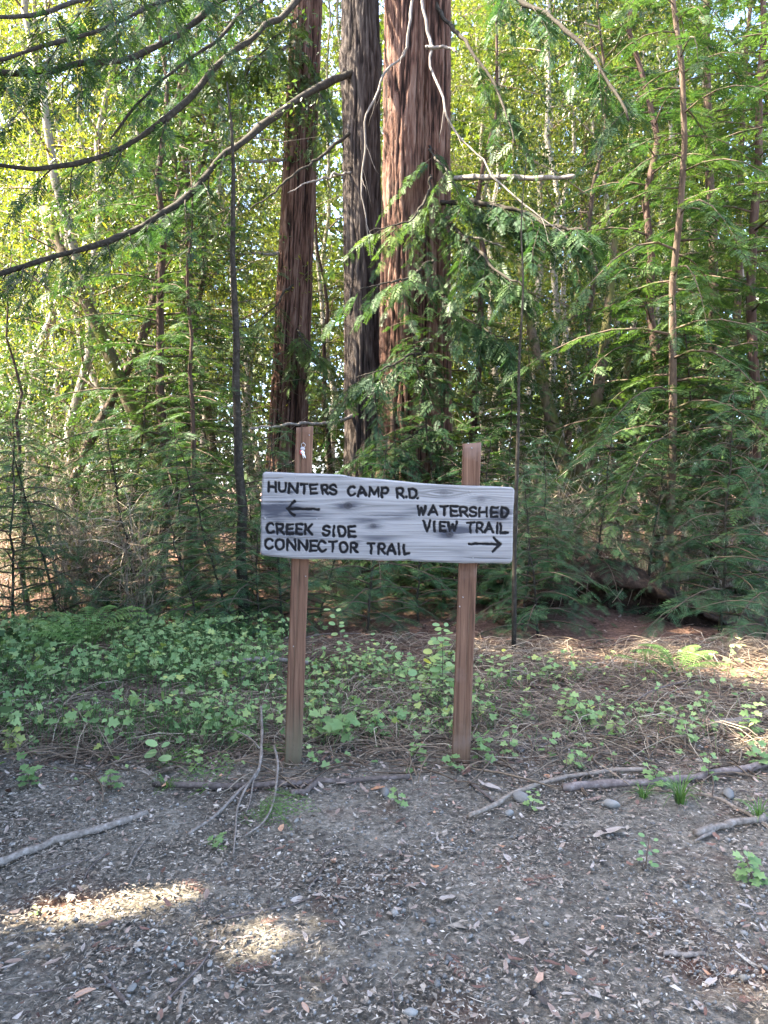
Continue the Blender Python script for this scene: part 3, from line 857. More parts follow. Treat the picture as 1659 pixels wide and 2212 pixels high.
    def post(base_uv, top_uv, label, yaw, width, dirty, seed, crack):
        YP = YB + TH + .012
        p0 = at(*base_uv, YP); p1 = at(*top_uv, YP)
        p0[2] = gz(p0[0], YP) - .12
        n = 60; hw = width / 2
        s = np.linspace(0, 1, n)
        ax = p0 + (p1 - p0) * s[:, None]
        # cross-section: chamfered square with a drying crack in the front face
        ch = .006
        fx = np.linspace(-hw + ch, hw - ch, 15)
        prof = [(a, -hw) for a in fx] + [(hw, -hw + ch), (hw, 0), (hw, hw - ch), (hw - ch, hw), (0, hw), (-hw + ch, hw), (-hw, hw - ch), (-hw, 0), (-hw, -hw + ch)]
        prof = np.array(prof); m_ = len(prof)
        V = np.zeros((n, m_, 3)); tint = np.zeros((n, m_))
        ca, sa = math.cos(yaw), math.sin(yaw)
        for k in range(n):
            q = prof.copy()
            q[:, 0] += .0012 * (vnoise(np.column_stack([np.arange(m_) * .8, np.full(m_, k * .15), np.full(m_, seed)]), 3) - .5) * 2
            ck = crack + .006 * math.sin(s[k] * 9 + seed)
            dd = np.abs(q[:15, 0] - ck)
            dep = .010 * (1 - sm(0, .0045, dd)) * float(vnoise(np.array([[s[k] * 5, seed, 0]]), 8)[0] > .4)
            q[:15, 1] += dep
            tint[k, :15] = dep * 30
            V[k, :, 0] = ax[k, 0] + q[:, 0] * ca - (q[:, 1] + hw) * sa
            V[k, :, 1] = YP - YB + q[:, 0] * sa + (q[:, 1] + hw) * ca
            V[k, :, 2] = ax[k, 2] + (.004 * (q[:, 0] / hw) if k == n - 1 else 0)
            hgt = ax[k, 2] - gz(p0[0], YP)
            tint[k] = np.maximum(tint[k], dirty * float(1 - sm(.03, .42, np.array(hgt))) * (.6 + .6 * vnoise(np.column_stack([q * 60, np.full(m_, k * .3)]), 12)))
        i = np.arange(n - 1)[:, None] * m_; j = np.arange(m_)[None]; j2 = (j + 1) % m_
        Q = np.stack([i + j, i + j2, i + m_ + j2, i + m_ + j], -1).reshape(-1, 4)
        VV = np.vstack([V.reshape(-1, 3), V[-1].mean(0)])
        kk = np.arange(m_)
        T = np.stack([np.full(m_, n * m_), (n - 1) * m_ + kk, (n - 1) * m_ + (kk + 1) % m_], -1)
        o = MB().add(VV, Q, T, np.r_[tint.ravel(), 0]).obj('post', mw, sign)
        o['label'] = label
        return o, YP - YB
    pl, yp = post((631, 1660), (658.5, 922), 'taller post with hanging keys and a dirty green foot', RAD(7), .094, .9, 3, -.012)
    pr, yp = post((993.5, 1660), (1020, 957), 'plain post with no keys', RAD(-5), .100, .25, 8, .02)
    def pnail(u, v, parent, rad=.004):
        p = at(u, v, YB + yp); nail(parent, p[0], p[2] * 0 + yp - .001, p[2], rad)
    for u, v in [(1019, 968), (1000, 1290), (993, 1310)]: pnail(u, v, pr)
    for u, v in [(668, 940), (660, 1125 + 120), (634, 1396)]: pnail(u, v, pl, .0035)
    # --- the keys on the taller post
    kp = at(655.5, 957, YB + yp)
    ks = empty('key_bunch', (kp[0], YB + yp - .002, kp[2])); tag(ks, 'bunch of keys with a red fob hanging on a nail in the taller sign post', 'keys')
    nail(ks, 0, 0, 0, .003)
    def ring_mesh(r, th, cz, name, mat, tilt=0., cx=0.):
        a = np.linspace(0, 2 * math.pi, 25)
        P = np.column_stack([cx + r * np.cos(a), -.006 + tilt * np.sin(a), cz + r * np.sin(a)])
        MB().add(*tube(P, th, 6)).obj(name, mat, ks, True)
    md, t, b = newmat('dull_steel'); b.inputs['Metallic'].default_value = .7; b.inputs['Base Color'].default_value = (.42, .42, .40, 1); b.inputs['Roughness'].default_value = .45
    ring_mesh(.011, .0012, -.012, 'key_ring', md)
    def plate(name, outline, th, mat, ang, ox, oz, oy):
        o = np.array(outline, float); ca, sa = math.cos(ang), math.sin(ang)
        o = np.column_stack([o[:, 0] * ca - o[:, 1] * sa + ox, o[:, 0] * sa + o[:, 1] * ca + oz])
        n = len(o)
        V = np.vstack([np.column_stack([o[:, 0], np.full(n, oy), o[:, 1]]), np.column_stack([o[:, 0], np.full(n, oy + th), o[:, 1]]), [[o[:, 0].mean(), oy, o[:, 1].mean()]], [[o[:, 0].mean(), oy + th, o[:, 1].mean()]]])
        k = np.arange(n); k2 = (k + 1) % n
        MB().add(V, np.stack([k, n + k, n + k2, k2], -1), np.vstack([np.stack([np.full(n, 2 * n), k, k2], -1), np.stack([np.full(n, 2 * n + 1), n + k2, n + k], -1)])).obj(name, mat, ks)
    oval = [(.013 * math.cos(a), .011 * math.sin(a)) for a in np.linspace(0, 2 * math.pi, 20)[:-1]]
    mg, t, b = newmat('grey_tag'); b.inputs['Base Color'].default_value = (.30, .29, .29, 1)
    mr_, t, b = newmat('red_fob'); b.inputs['Base Color'].default_value = (.42, .02, .03, 1); b.inputs['Roughness'].default_value = .4
    mk, t, b = newmat('bright_key'); b.inputs['Metallic'].default_value = .5; b.inputs['Base Color'].default_value = (.78, .80, .76, 1); b.inputs['Roughness'].default_value = .45
    plate('key_tag', oval, .0025, mg, 0, -.003, -.032, -.012)
    plate('key_fob', [(-.006, .012), (.005, .012), (.006, -.01), (0, -.014), (-.007, -.008)], .004, mr_, .1, -.012, -.052, -.013)
    key = [(-.008, .010), (0, .014), (.008, .010), (.009, .002), (.004, -.004), (.0035, -.027), (.001, -.030), (-.001, -.026), (-.003, -.024), (-.002, -.020), (-.0035, -.018), (-.004, -.004), (-.009, .002)]
    plate('key', key, .0022, mk, .18, -.004, -.055, -.017)
    plate('key', key, .0022, mk, .42, .001, -.056, -.021)
    return sign
build_sign()
# ------------------------------------------------------------------ the big redwoods
def redwood_trunk(path, rad, seed, nu=126, nv=230, ridge=.17):
    P = spline(path, nv)
    zz = np.linspace(0, 1, len(rad)); R = np.interp(np.linspace(0, 1, nv), zz, rad)
    a = np.arange(nu) / nu * 2 * math.pi
    A, I = np.meshgrid(a, np.arange(nv))
    h = P[:, 2][I]
    tw = A + h * .035
    pt = lambda f, g, o: np.stack([np.cos(tw) * f + o, np.sin(tw) * f, h * g], -1).reshape(-1, 3)
    # flat plates parted by narrow ragged furrows, in two sizes
    wx = fbm(pt(4., 1.5, seed + 20), 3, seed + 7).reshape(A.shape) - .5
    n1 = fbm(pt(2.2, .5, seed), 3, seed).reshape(A.shape)
    tw = tw + wx * .35
    n2 = fbm(pt(6.5, 1.1, seed + 3), 2, seed + 1).reshape(A.shape)
    n3 = fbm(pt(12., 2.6, seed + 5), 2, seed + 2).reshape(A.shape)
    n5 = fbm(pt(26., 9., seed + 11), 2, seed + 6).reshape(A.shape)
    c1 = sm(.0, .22, np.abs(2 * n2 - 1)); c2 = sm(.0, .30, np.abs(2 * n3 - 1))
    rel = .55 * (c1 - .7) + .35 * (c2 - .7) + .55 * (n1 - .5) + .35 * (n5 - .5)
    rr = R[:, None] * (1 + ridge * rel)
    V = P[:, None] + rr[..., None] * np.stack([np.cos(A), np.sin(A), 0 * A], -1)
    i = np.arange(nv - 1)[:, None] * nu; j = np.arange(nu)[None]; j2 = (j + 1) % nu
    Q = np.stack([i + j, i + j2, i + nu + j2, i + nu + j], -1).reshape(-1, 4)
    return MB().add(V, Q, None, np.clip(.56 + .75 * rel, 0, 1).ravel())

def redwood_crown(seed, z0, z1, nbr, Lmax, cx=0, cy=0, slen=.55):
    r = np.random.default_rng(seed)
    tw = MB(); fo = MB()
    for b in range(nbr):
        z = z0 + (z1 - z0) * (b + r.uniform(0, 1)) / nbr
        u = (z - z0) / (z1 - z0)
        L = Lmax * (1 - .6 * u) * r.uniform(.6, 1.1)
        az = b * 2.4 + r.uniform(-.4, .4)
        d = np.array([math.cos(az), math.sin(az), 0]); s = np.linspace(0, 1, 7)[:, None]
        bp = np.array([cx, cy, z]) + d * L * s + np.array([0, 0, 1.]) * L * (.2 * s - .5 * s * s)
        tw.add(*tube(bp, np.linspace(.05, .008, 7), 5), tint=.3)
        branch_sprays(r, bp, .24, slen, SPR_LITE, fo, .45, start=.2, droop=.3)
    return tw, fo

def place_paths(top_uv, bot_uv, Y, zt=22., dx=0., flare=1.0):
    p1 = at(*top_uv, Y); p0 = at(*bot_uv, Y)
    d = (p1 - p0) / (p1[2] - p0[2])
    z0 = gz(p0[0], Y) - .2
    base = p0 + d * (z0 - p0[2])
    mid = p1 + d * 1.5
    topp = p1 + d * 1.0; topp = np.array([p1[0] + d[0] * 2, Y, zt])
    zs = np.linspace(z0, mid[2], 8)
    pts = [base + d * (z - z0) for z in zs] + [topp]
    return np.array(pts), base

RW = {}
def big_redwood(key, label, stems, crown_seed, z0):
    _, base = place_paths(stems[0][0], stems[0][1], stems[0][2])
    t = empty('redwood_tree', (base[0], base[1], gz(base[0], base[1]))); tag(t, label, 'tree', None)
    off = np.array(t.location)
    for k, (tp, bt, Y, rad, seed, burl) in enumerate(stems):
        pts, b = place_paths(tp, bt, Y)
        mb = redwood_trunk(pts - off, rad, seed)
        if burl is not None:
            V = mb.V[0]; z = V[:, 2] + off[2]
            c = pts[:, :2].mean(0)
            g = np.exp(-((z - burl[0]) / burl[1]) ** 2) * burl[2]
            cx = np.interp(z, pts[:, 2], pts[:, 0]) - off[0]; cy = np.interp(z, pts[:, 2], pts[:, 1]) - off[1]
            k_ = 1 + g * (.6 + .8 * vnoise(V * 6, 77))
            V[:, 0] = cx + (V[:, 0] - cx) * k_; V[:, 1] = cy + (V[:, 1] - cy) * k_
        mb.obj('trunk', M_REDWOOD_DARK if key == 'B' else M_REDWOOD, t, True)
    tw, fo = redwood_crown(crown_seed, z0, 21, 15, 2.8)
    tw.obj('twigs', M_LIMB, t, True, kind='stuff'); fo.obj('crown', M_NEEDLE, t, kind='stuff')
    RW[key] = t
    return t

big_redwood('C', 'thickest redwood with fused reddish double trunk rising behind the sign', [
    ((873, 0), (866, 1000), 10.7, [.42, .31, .275, .265, .26, .25, .24, .22, .12], 3, None),
    ((935, 0), (930, 1000), 10.95, [.36, .28, .25, .245, .24, .235, .23, .2, .1], 9, None)], 31, 9.5)
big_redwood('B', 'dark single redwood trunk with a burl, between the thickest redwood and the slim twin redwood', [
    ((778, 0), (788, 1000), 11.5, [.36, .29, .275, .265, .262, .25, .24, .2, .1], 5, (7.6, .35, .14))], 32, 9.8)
big_redwood('A', 'slim twin-trunked redwood with sunlit bark behind the post with keys', [
    ((653, 0), (604, 1000), 13.0, [.26, .20, .185, .18, .175, .17, .165, .14, .08], 7, None),
    ((676, 0), (638, 1000), 13.15, [.24, .18, .165, .16, .155, .15, .145, .12, .07], 11, None)], 33, 10.5)

def limb(parent, pts_uvY, r0, r1, mat, seed, wob=.12, name='limb', spr=0., slen=.35, start=.3, protos=SPR, tint=.3, droop=.35, label=None, sides=8, twigs=0, fmat=None, twl=.9, sp=.12):
    r = np.random.default_rng(seed)
    off = np.array(parent.location)
    P = spline(np.array([at(*p) for p in pts_uvY]), 40) - off
    P = P + (np.stack([fbm(np.column_stack([np.arange(40) * .34, np.full(40, seed + q * 7.), np.zeros(40)]), 4, seed + q) for q in range(3)], -1) - .5) * wob
    P[0] = np.array(at(*pts_uvY[0])) - off
    mb = MB().add(*tube(P, np.linspace(r0, r1, 40) * (1 + .5 * (vnoise(np.column_stack([np.arange(40) * .9, np.full(40, seed), np.zeros(40)]), seed) - .4) ** 1), sides, .16, seed), tint=.3)
    fo = MB()
    for k in range(twigs):
        q = start + (1 - start) * (k + r.uniform(0, 1)) / twigs
        i = min(38, int(q * 39))
        d = nrm(P[i + 1] - P[i]); s = np.cross(d, [0, 0, 1]); s = nrm(s) * (1 if k % 2 else -1)
        dd = nrm(d * r.uniform(.3, 1) + s * r.uniform(.3, 1) + np.array([0, 0, r.uniform(-.7, -.05)]))
        L = twl * r.uniform(.5, 1.2) * (1.15 - .5 * q); t = np.linspace(0, 1, 6)[:, None]
        tp = P[i] + dd * L * t + np.array([0, 0, -.35]) * L * t * t + np.cumsum(r.normal(size=(6, 3)), 0) * .02 * t
        mb.add(*tube(tp, np.linspace(max(.004, r1 * .45), .0018, 6), 4), tint=.3)
        if spr: branch_sprays(r, tp, sp, slen, protos, fo, tint, start=.15, droop=droop)
    o = mb.obj(name, mat, parent, True)
    if label: o['label'] = label
    if fo.n: fo.obj('spray', fmat or M_NEEDLE, o, kind='stuff')
    return o

B_, C_, A_ = RW['B'], RW['C'], RW['A']
limb(B_, [(785, 152, 11.5), (745, 165, 11.2), (700, 185, 10.9), (600, 248, 10.3), (490, 335, 9.6), (390, 440, 9.0), (300, 492, 8.6), (180, 540, 8.1), (0, 592, 7.5), (-160, 640, 7.1)], .056, .02, M_LIMB, 1, label='thick mossy limb sweeping down from the burl', spr=1, twigs=26, start=.45, slen=.28)
limb(B_, [(770, -260, 11.3), (640, 5, 10.2), (570, 55, 9.7), (480, 130, 9.1), (400, 220, 8.6), (320, 285, 8.2), (200, 335, 7.7), (90, 358, 7.3), (0, 352, 7.0), (-150, 330, 6.6)], .045, .02, M_LIMB, 2, spr=1, twigs=10, start=.6, slen=.28)
limb(B_, [(765, -330, 11.3), (560, -60, 9.6), (470, 10, 8.8), (380, 78, 8.2), (290, 118, 7.7), (180, 145, 7.2), (0, 152, 6.5), (-150, 150, 6.2)], .045, .022, M_LIMB, 3, spr=1, twigs=12, start=.5, slen=.3)
limb(B_, [(765, -300, 11.3), (620, -70, 10), (520, 30, 9.2), (440, 110, 8.7), (350, 170, 8.2), (300, 210, 8.0), (235, 300, 7.7)], .035, .01, M_LIMB, 4, spr=1, twigs=8, start=.5, slen=.25)
limb(B_, [(765, -380, 11.3), (500, -80, 9.2), (360, 0, 8.0), (250, 52, 7.3), (150, 85, 6.8), (0, 128, 6.2), (-100, 150, 6.0)], .034, .014, M_LIMB, 5, spr=1, twigs=14, start=.42, slen=.32)
limb(B_, [(765, -420, 11.3), (420, -90, 8.4), (220, -15, 7.0), (90, 20, 6.4), (0, 36, 6.0), (-90, 50, 5.8)], .036, .015, M_LIMB, 6, spr=1, twigs=13, start=.45, slen=.32)
limb(B_, [(785, 262, 11.5), (700, 330, 10.9), (660, 360, 10.6), (580, 420, 10.1), (540, 450, 9.9)], .03, .008, M_LIMB, 7)
limb(B_, [(785, 372, 11.5), (700, 385, 10.9), (620, 415, 10.4)], .022, .006, M_DEADWOOD, 8)
# grey dead limbs hanging in front of the trunks
limb(C_, [(905, -120, 10.6), (893, 0, 10.25), (890, 50, 10.2), (868, 118, 10.2), (832, 160, 10.2), (812, 205, 10.2), (790, 250, 10.2), (788, 300, 10.25), (780, 380, 10.3), (792, 480, 10.3), (800, 560, 10.3)], .021, .006, M_DEADWOOD, 9, label='grey dead limb hanging in front of the dark trunk', twigs=9, twl=.5)
limb(C_, [(920, -60, 10.7), (912, 20, 10.4), (930, 90, 10.3), (934, 150, 10.2), (958, 215, 10.1), (962, 250, 10.05), (1004, 315, 10), (1036, 342, 9.9), (1062, 385, 9.8), (1120, 430, 9.6), (1200, 490, 9.4), (1280, 545, 9.2)], .022, .006, M_DEADWOOD, 10, label='long sun-bleached dead limb trailing past the trunk', twigs=10, twl=.5)
limb(C_, [(920, 103, 10.3), (965, 103, 10.2), (985, 112, 10.1)], .024, .012, M_DEADWOOD, 11, .03)
limb(C_, [(930, 386, 10.9), (1060, 383, 10.2), (1160, 385, 9.9), (1243, 382, 9.7)], .042, .026, M_DEADWOOD, 12, .03, label='straight broken dead limb pointing sideways')
limb(C_, [(930, 442, 10.9), (1040, 440, 10.2), (1120, 460, 9.9), (1200, 490, 9.5), (1260, 500, 9.2)], .04, .014, M_LIMB, 13, spr=1, twigs=30, start=.15, slen=.3)
limb(C_, [(930, 506, 10.9), (1030, 515, 10.2), (1090, 535, 9.9)], .026, .008, M_DEADWOOD, 14, .04)
limb(C_, [(930, 450, 10.9), (1010, 520, 10), (1060, 570, 9.5), (1130, 620, 9.1)], .035, .01, M_LIMB, 15, spr=1, twigs=20, start=.15, slen=.3)
limb(C_, [(960, -200, 10.9), (1060, -60, 10), (1130, 0, 9.4), (1210, 55, 9), (1275, 115, 8.7), (1320, 190, 8.4), (1350, 260, 8.2)], .045, .012, M_LIMB, 16, spr=1, twigs=14, start=.3, slen=.3)
limb(C_, [(930, -10, 10.9), (1010, 95, 10.3), (1060, 175, 10), (1090, 250, 9.7), (1112, 310, 9.5)], .03, .009, M_LIMB, 17, spr=1, twigs=8, start=.4, slen=.25)
limb(C_, [(940, 560, 10.5), (900, 590, 9.8), (840, 610, 9.3), (780, 620, 9.0)], .02, .006, M_LIMB, 18, spr=1, twigs=10, start=.1, slen=.3, tint=.5)
limb(C_, [(930, 380, 10.5), (920, 430, 10.2), (880, 480, 9.8), (800, 500, 9.6)], .02, .006, M_LIMB, 19, spr=1, twigs=8, start=.1, slen=.28, tint=.55)
limb(C_, [(925, 740, 10.6), (905, 760, 9.9), (850, 790, 9.4), (770, 810, 9.1)], .02, .006, M_LIMB, 20, spr=1, twigs=14, start=.1, slen=.3)
limb(A_, [(665, 338, 13.1), (560, 350, 12.6), (480, 345, 12.3), (380, 350, 12)], .03, .01, M_DEADWOOD, 21, .05, label='pale bare limb lit by the sun, upper of two')
limb(A_, [(640, 550, 13.1), (540, 548, 12.6), (460, 552, 12.3)], .028, .01, M_DEADWOOD, 22, .05, label='pale bare limb lit by the sun, lower of two')
limb(B_, [(788, 900, 11.5), (690, 915, 10.6), (610, 920, 10), (540, 925, 9.7)], .03, .012, M_DEADWOOD, 23)
limb(A_, [(670, 20, 13.1), (620, 60, 12.6), (560, 120, 12.2), (520, 180, 12)], .025, .008, M_LIMB, 51, spr=1, twigs=9, start=.1, slen=.32, tint=.75)
limb(A_, [(665, 120, 13.1), (680, 170, 12.5), (700, 230, 12.1), (720, 270, 11.9)], .02, .007, M_LIMB, 52, spr=1, twigs=12, start=.1, slen=.3, tint=.7)
limb(A_, [(640, 600, 13.1), (610, 640, 12.4), (560, 690, 11.9), (500, 720, 11.6)], .02, .007, M_LIMB, 53, spr=1, twigs=6, start=.5, slen=.3, tint=.55)
limb(A_, [(635, 700, 13.1), (660, 740, 12.3), (700, 780, 11.9)], .02, .007, M_LIMB, 54, spr=1, twigs=12, start=.15, slen=.28, tint=.65)
limb(C_, [(930, 900, 10.9), (900, 930, 10.0), (850, 960, 9.5), (790, 985, 9.2)], .02, .006, M_LIMB, 55, spr=1, twigs=14, start=.1, slen=.28)
limb(C_, [(930, 620, 10.9), (965, 660, 10.2), (1020, 700, 9.8), (1100, 730, 9.5)], .022, .007, M_LIMB, 56, spr=1, twigs=14, start=.35, slen=.3)
limb(C_, [(925, 300, 10.9), (930, 330, 10.5), (960, 360, 10.1), (990, 420, 9.9)], .018, .006, M_LIMB, 57, spr=1, twigs=5, start=.1, slen=.28, tint=.6)
limb(A_, [(670, 70, 13.1), (590, 120, 12.5), (500, 135, 12.2), (440, 160, 12)], .03, .01, M_DEADWOOD, 24, spr=1, twigs=14, start=.2, slen=.35, tint=.75)
0 and limb(A_, [(640, 620, 12.9), (660, 640, 12.2), (700, 690, 11.6), (740, 740, 11.2)], .02, .008, M_LIMB, 25, spr=1, twigs=16, start=.1, slen=.35, tint=.7)

# ------------------------------------------------------------------ kinds of smaller trees
PROTO = {
 'conifer_tall': (conifer_parts(101, 14, .09, 1.4, 80, 2.2, .36, .15, SPR_LITE, tint=.5, wob=.15), (M_BARK, M_TWIG, M_NEEDLE), 'young_redwood'),
 'conifer_mid': (conifer_parts(102, 8.6, .06, .9, 72, 1.9, .32, .13, SPR, tint=.46, wob=.2), (M_REDBARK, M_TWIG, M_NEEDLE), 'young_redwood'),
 'conifer_open': (conifer_parts(103, 8.8, .042, 1.3, 66, 1.7, .30, .115, SPR, tint=.5, sag=.75, lift=.25, wob=.22), (M_BARK, M_TWIG, M_NEEDLE), 'young_redwood'),
 'sapling': (conifer_parts(104, 2.5, .015, .12, 42, 1.25, .30, .115, SPR_FINE, tint=.40, sag=.6, lift=.3, lmin=.26, top_r=.003), (M_LIMB, M_TWIG, M_NEEDLE_LOW), 'redwood_sapling'),
 'sapling_low': (conifer_parts(105, 1.5, .011, .08, 28, 1.1, .28, .11, SPR_FINE, tint=.42, sag=.55, lift=.35, lmin=.3, top_r=.003), (M_LIMB, M_TWIG, M_NEEDLE_LOW), 'redwood_sapling'),
 'sapling_tall': (conifer_parts(106, 4.2, .022, .2, 60, 1.5, .32, .13, SPR, tint=.42, sag=.5, lmin=.22, top_r=.004), (M_LIMB, M_TWIG, M_NEEDLE), 'redwood_sapling'),
 'dead_pole': (conifer_parts(107, 5.9, .055, .8, 34, .8, .28, .14, SPR, tint=.35, dead=.72, sag=.2), (M_LIMB, M_TWIG, M_NEEDLE), 'bare_sapling'),
 'bay': (broad_parts(111, 15, .085, .16, 30, 2.7, .09, 13, .05, .55, cl=7), (M_GREYBARK, M_TWIG, M_BAY), 'bay_laurel'),
 'bay_slim': (broad_parts(112, 17.0, .075, .25, 30, 2.3, .09, 13, .03, .55, cl=7, droop=.7), (M_GREYBARK, M_TWIG, M_BAY), 'bay_laurel'),
 'oak': (broad_parts(113, 10.5, .09, .12, 26, 2.4, .085, 12, .08, .48, proto=LEAF_WIDE, droop=.3), (M_BARK, M_TWIG, M_BAY_COOL), 'tanoak'),
 'oak_low': (broad_parts(114, 5.2, .04, .08, 22, 1.7, .075, 12, .1, .45, proto=LEAF_WIDE, droop=.3), (M_BARK, M_TWIG, M_BAY_COOL), 'tanoak'),
}
USED = {}
CNT = {}
def grow(kind, label, loc, rz=0., scale=1., group=None, lean=(0, 0), cat='tree'):
    parts, mats, name = PROTO[kind]
    loc = (float(loc[0]), float(loc[1]), gz(loc[0], loc[1]))
    if kind not in USED:
        t = make_tree(name, label, cat, parts, mats, group, loc, rz, scale, lean)
        USED[kind] = t
    else:
        t = clone(USED[kind], label, loc, rz, scale, None, lean)
        t['category'] = cat
        if group: t['group'] = group
        elif 'group' in t: del t['group']
    return t

def gx(u, Y):
    return (u - 829.5) / FPX * Y

RT = random.Random(12)
# --- trees one can single out
grow('dead_pole', 'thin dark half-bare sapling standing beside the slim twin redwood', (gx(531, 8.0), 8.0), .6, .95, lean=(0, RAD(-1.6)))
grow('conifer_open', 'slender young redwood with pale lit stem and feathery bright sprays', (gx(1478, 8.8), 8.8), 1.0, 1.12, lean=(0, RAD(1.6)))
grow('conifer_mid', 'ruddy young redwood behind the feathery sprays of a slender one', (gx(1442, 10.2), 10.2), 2.0, 1.15, lean=(0, RAD(1.2)))
grow('conifer_mid', 'young redwood with ruddy trunk behind the root mound end', (gx(1605, 10.6), 10.6), .4, 1.3, lean=(0, RAD(.6)))
grow('conifer_tall', 'tall young redwood with dark trunk beyond the root mound', (gx(1530, 12.2), 12.2), 3.0, 1.0)
grow('conifer_tall', 'tall young redwood reaching above the fern by the root mound', (gx(1690, 9.2), 9.2), 1.2, .9)
grow('conifer_mid', 'dark young redwood beside the leaning mossy trunk', (gx(335, 10.2), 10.2), .7, 1.05)
grow('conifer_tall', 'dense dark young redwood behind the leaning mossy trunk', (gx(402, 12.4), 12.4), 2.2, .95)
grow('conifer_mid', 'young redwood in dark green between the bare sapling and the leaning trunk', (gx(425, 9.4), 9.4), 4.0, .62)
grow('conifer_mid', 'young redwood growing just behind the thickest redwood', (gx(1015, 12.4), 12.4), 5.1, 1.1)
grow('conifer_mid', 'young redwood wedged between the slim twin redwood and the burl redwood', (gx(712, 14.8), 14.8), 1.7, .9)
grow('conifer_mid', 'young redwood with low boughs at the edge of the bramble patch', (gx(60, 9.4), 9.4), 2.9, .5)

# --- mossy and leaning trunks traced at their own distance
def traced_tree(name, label, cat, stems, mat, seed, crown=None, group=None):
    """stems: list of (points as (u, v, Y), r0, r1)"""
    b = at(*stems[0][0][0]); t = empty(name, (b[0], b[1], gz(b[0], b[1]))); tag(t, label, cat, group)
    off = np.array(t.location)
    fo = MB(); r = np.random.default_rng(seed)
    for k, (pts, r0, r1) in enumerate(stems):
        P = spline(np.array([at(*p) for p in pts]), 30) - off
        if k == 0: P[0, 2] = -.2
        MB().add(*tube(P, np.linspace(r0, r1, 30), 12, .14, seed + k), tint=.5).obj('trunk' if k == 0 else 'limb', mat, t, True)
        if crown:
            n = crown
            q = r.integers(14, 30, n); C = P[q] + r.normal(size=(n, 3)) * np.array([.5, .5, .35])
            per = 12; N = n * per
            PP = np.repeat(C, per, 0) + r.normal(size=(N, 3)) * .18
            M = mats_from(rand_unit(r, N) + np.array([0, 0, -.4]), rand_unit(r, N) * .7 + np.array([0, 0, .8]), .08 * r.uniform(.6, 1.25, N))
            fo.scatter(LEAF_WIDE, M, PP, .4 + np.repeat(r.normal(size=n) * .15, per) + r.normal(size=N) * .1)
    if fo.n: fo.obj('crown', M_BAY_COOL, t, kind='stuff')
    return t
traced_tree('leaning_tree', 'dark mossy trunk leaning over beside the bramble patch', 'tree', [
    ([(412, 1210, 11), (400, 1110, 11), (340, 980, 11), (285, 880, 11), (230, 750, 11), (170, 620, 11), (140, 560, 11.1), (95, 450, 11.3)], .13, .06)], M_MOSSY, 41, 60)
traced_tree('mossy_tree', 'mossy many-stemmed tree with sunlit forks beyond the plank', 'tree', [
    ([(1236, 1215, 11.4), (1238, 1110, 11.4), (1222, 1030, 11.4), (1205, 960, 11.5), (1180, 860, 11.6), (1150, 720, 11.8), (1120, 560, 12)], .15, .04),
    ([(1240, 1110, 11.4), (1258, 1020, 11.3), (1275, 940, 11.3), (1292, 850, 11.3), (1310, 700, 11.4), (1330, 500, 11.6)], .12, .04),
    ([(1262, 1010, 11.3), (1300, 950, 11.1), (1330, 890, 11.0), (1348, 830, 11.0), (1372, 700, 11)], .08, .03),
    ([(1245, 1090, 11.3), (1290, 1060, 11), (1340, 1000, 10.7), (1395, 930, 10.5), (1440, 900, 10.4), (1500, 866, 10.2), (1560, 790, 10)], .06, .035)], M_MOSSY, 42, 26)
traced_tree('thin_pole', 'thin dark bare stem rising just beside the plank end', 'sapling', [
    ([(1110, 1330, 6.6), (1112, 1190, 6.6), (1116, 1040, 6.6), (1120, 900, 6.6), (1122, 770, 6.6), (1130, 620, 6.6), (1126, 480, 6.7), (1138, 330, 6.8)], .021, .003)], M_LIMB, 43)

# --- the sunlit thicket beyond, one kind after another
BINS = [(60, 'over the far end of the bramble patch'), (175, 'beyond the leaning mossy trunk'), (300, 'crossed by the leaning mossy trunk'), (430, 'between the leaning trunk and the half-bare sapling'), (545, 'behind the half-bare sapling'), (680, 'behind the slim twin redwood'),
        (830, 'between the burl redwood and its slim neighbour'), (990, 'behind the thickest redwood'), (1095, 'just beyond the thickest redwood'), (1165, 'behind the thin pole by the plank'), (1280, 'behind the mossy forks'), (1420, 'past the mossy forks'), (1530, 'behind the slender feathery redwood'), (1640, 'behind the end of the root mound'), (9999, 'over the half sunk log')]
def singled(label, spots):
    """what tells each of a kind apart: what it stands behind, and how near it is"""
    where = [next(t for lim, t in BINS if u < lim) for u, Y in spots]
    out = []
    for (u, Y), wv in zip(spots, where):
        same = sorted(y for (_, y), w2 in zip(spots, where) if w2 == wv)
        pre = '' if len(same) == 1 else ['nearest ', 'farther ', 'farthest ', 'deepest '][same.index(Y)]
        out.append(pre + label + ' ' + wv)
    return out
def thicket(kind, label, group, spots, s0, s1):
    for (u, Y), lb in zip(spots, singled(label, spots)):
        grow(kind, lb, (gx(u, Y) + RT.uniform(-.2, .2), Y), RT.uniform(0, 6.28), RT.uniform(s0, s1), group, (RAD(RT.uniform(-6, 6)), RAD(RT.uniform(-7, 7))))
thicket('bay', 'pale-stemmed yellow-green bay laurel', 'bay laurels in the sunlit thicket',
        [(1015, 18.5), (1130, 14.5), (1240, 15.5), (30, 13.5), (135, 16), (235, 13.6), (470, 16), (560, 18.5), (720, 19), (340, 13), (150, 12.6), (1060, 15.5), (1240, 14.5), (560, 15), (1440, 16)], .85, 1.12)
thicket('bay_slim', 'tall slim grey-stemmed bay laurel', 'slim bay laurels in the sunlit thicket',
        [(70, 19), (400, 14.4), (690, 17.5), (830, 19), (1150, 17.5), (350, 18), (1305, 16), (1385, 18), (1490, 19.5), (1620, 17), (1080, 20)], .85, 1.1)
thicket('oak', 'bushy dark-leaved tanoak', 'tanoaks in the thicket',
        [(180, 11.8), (450, 14), (1345, 13.5), (1590, 14.6)], .8, 1.05)
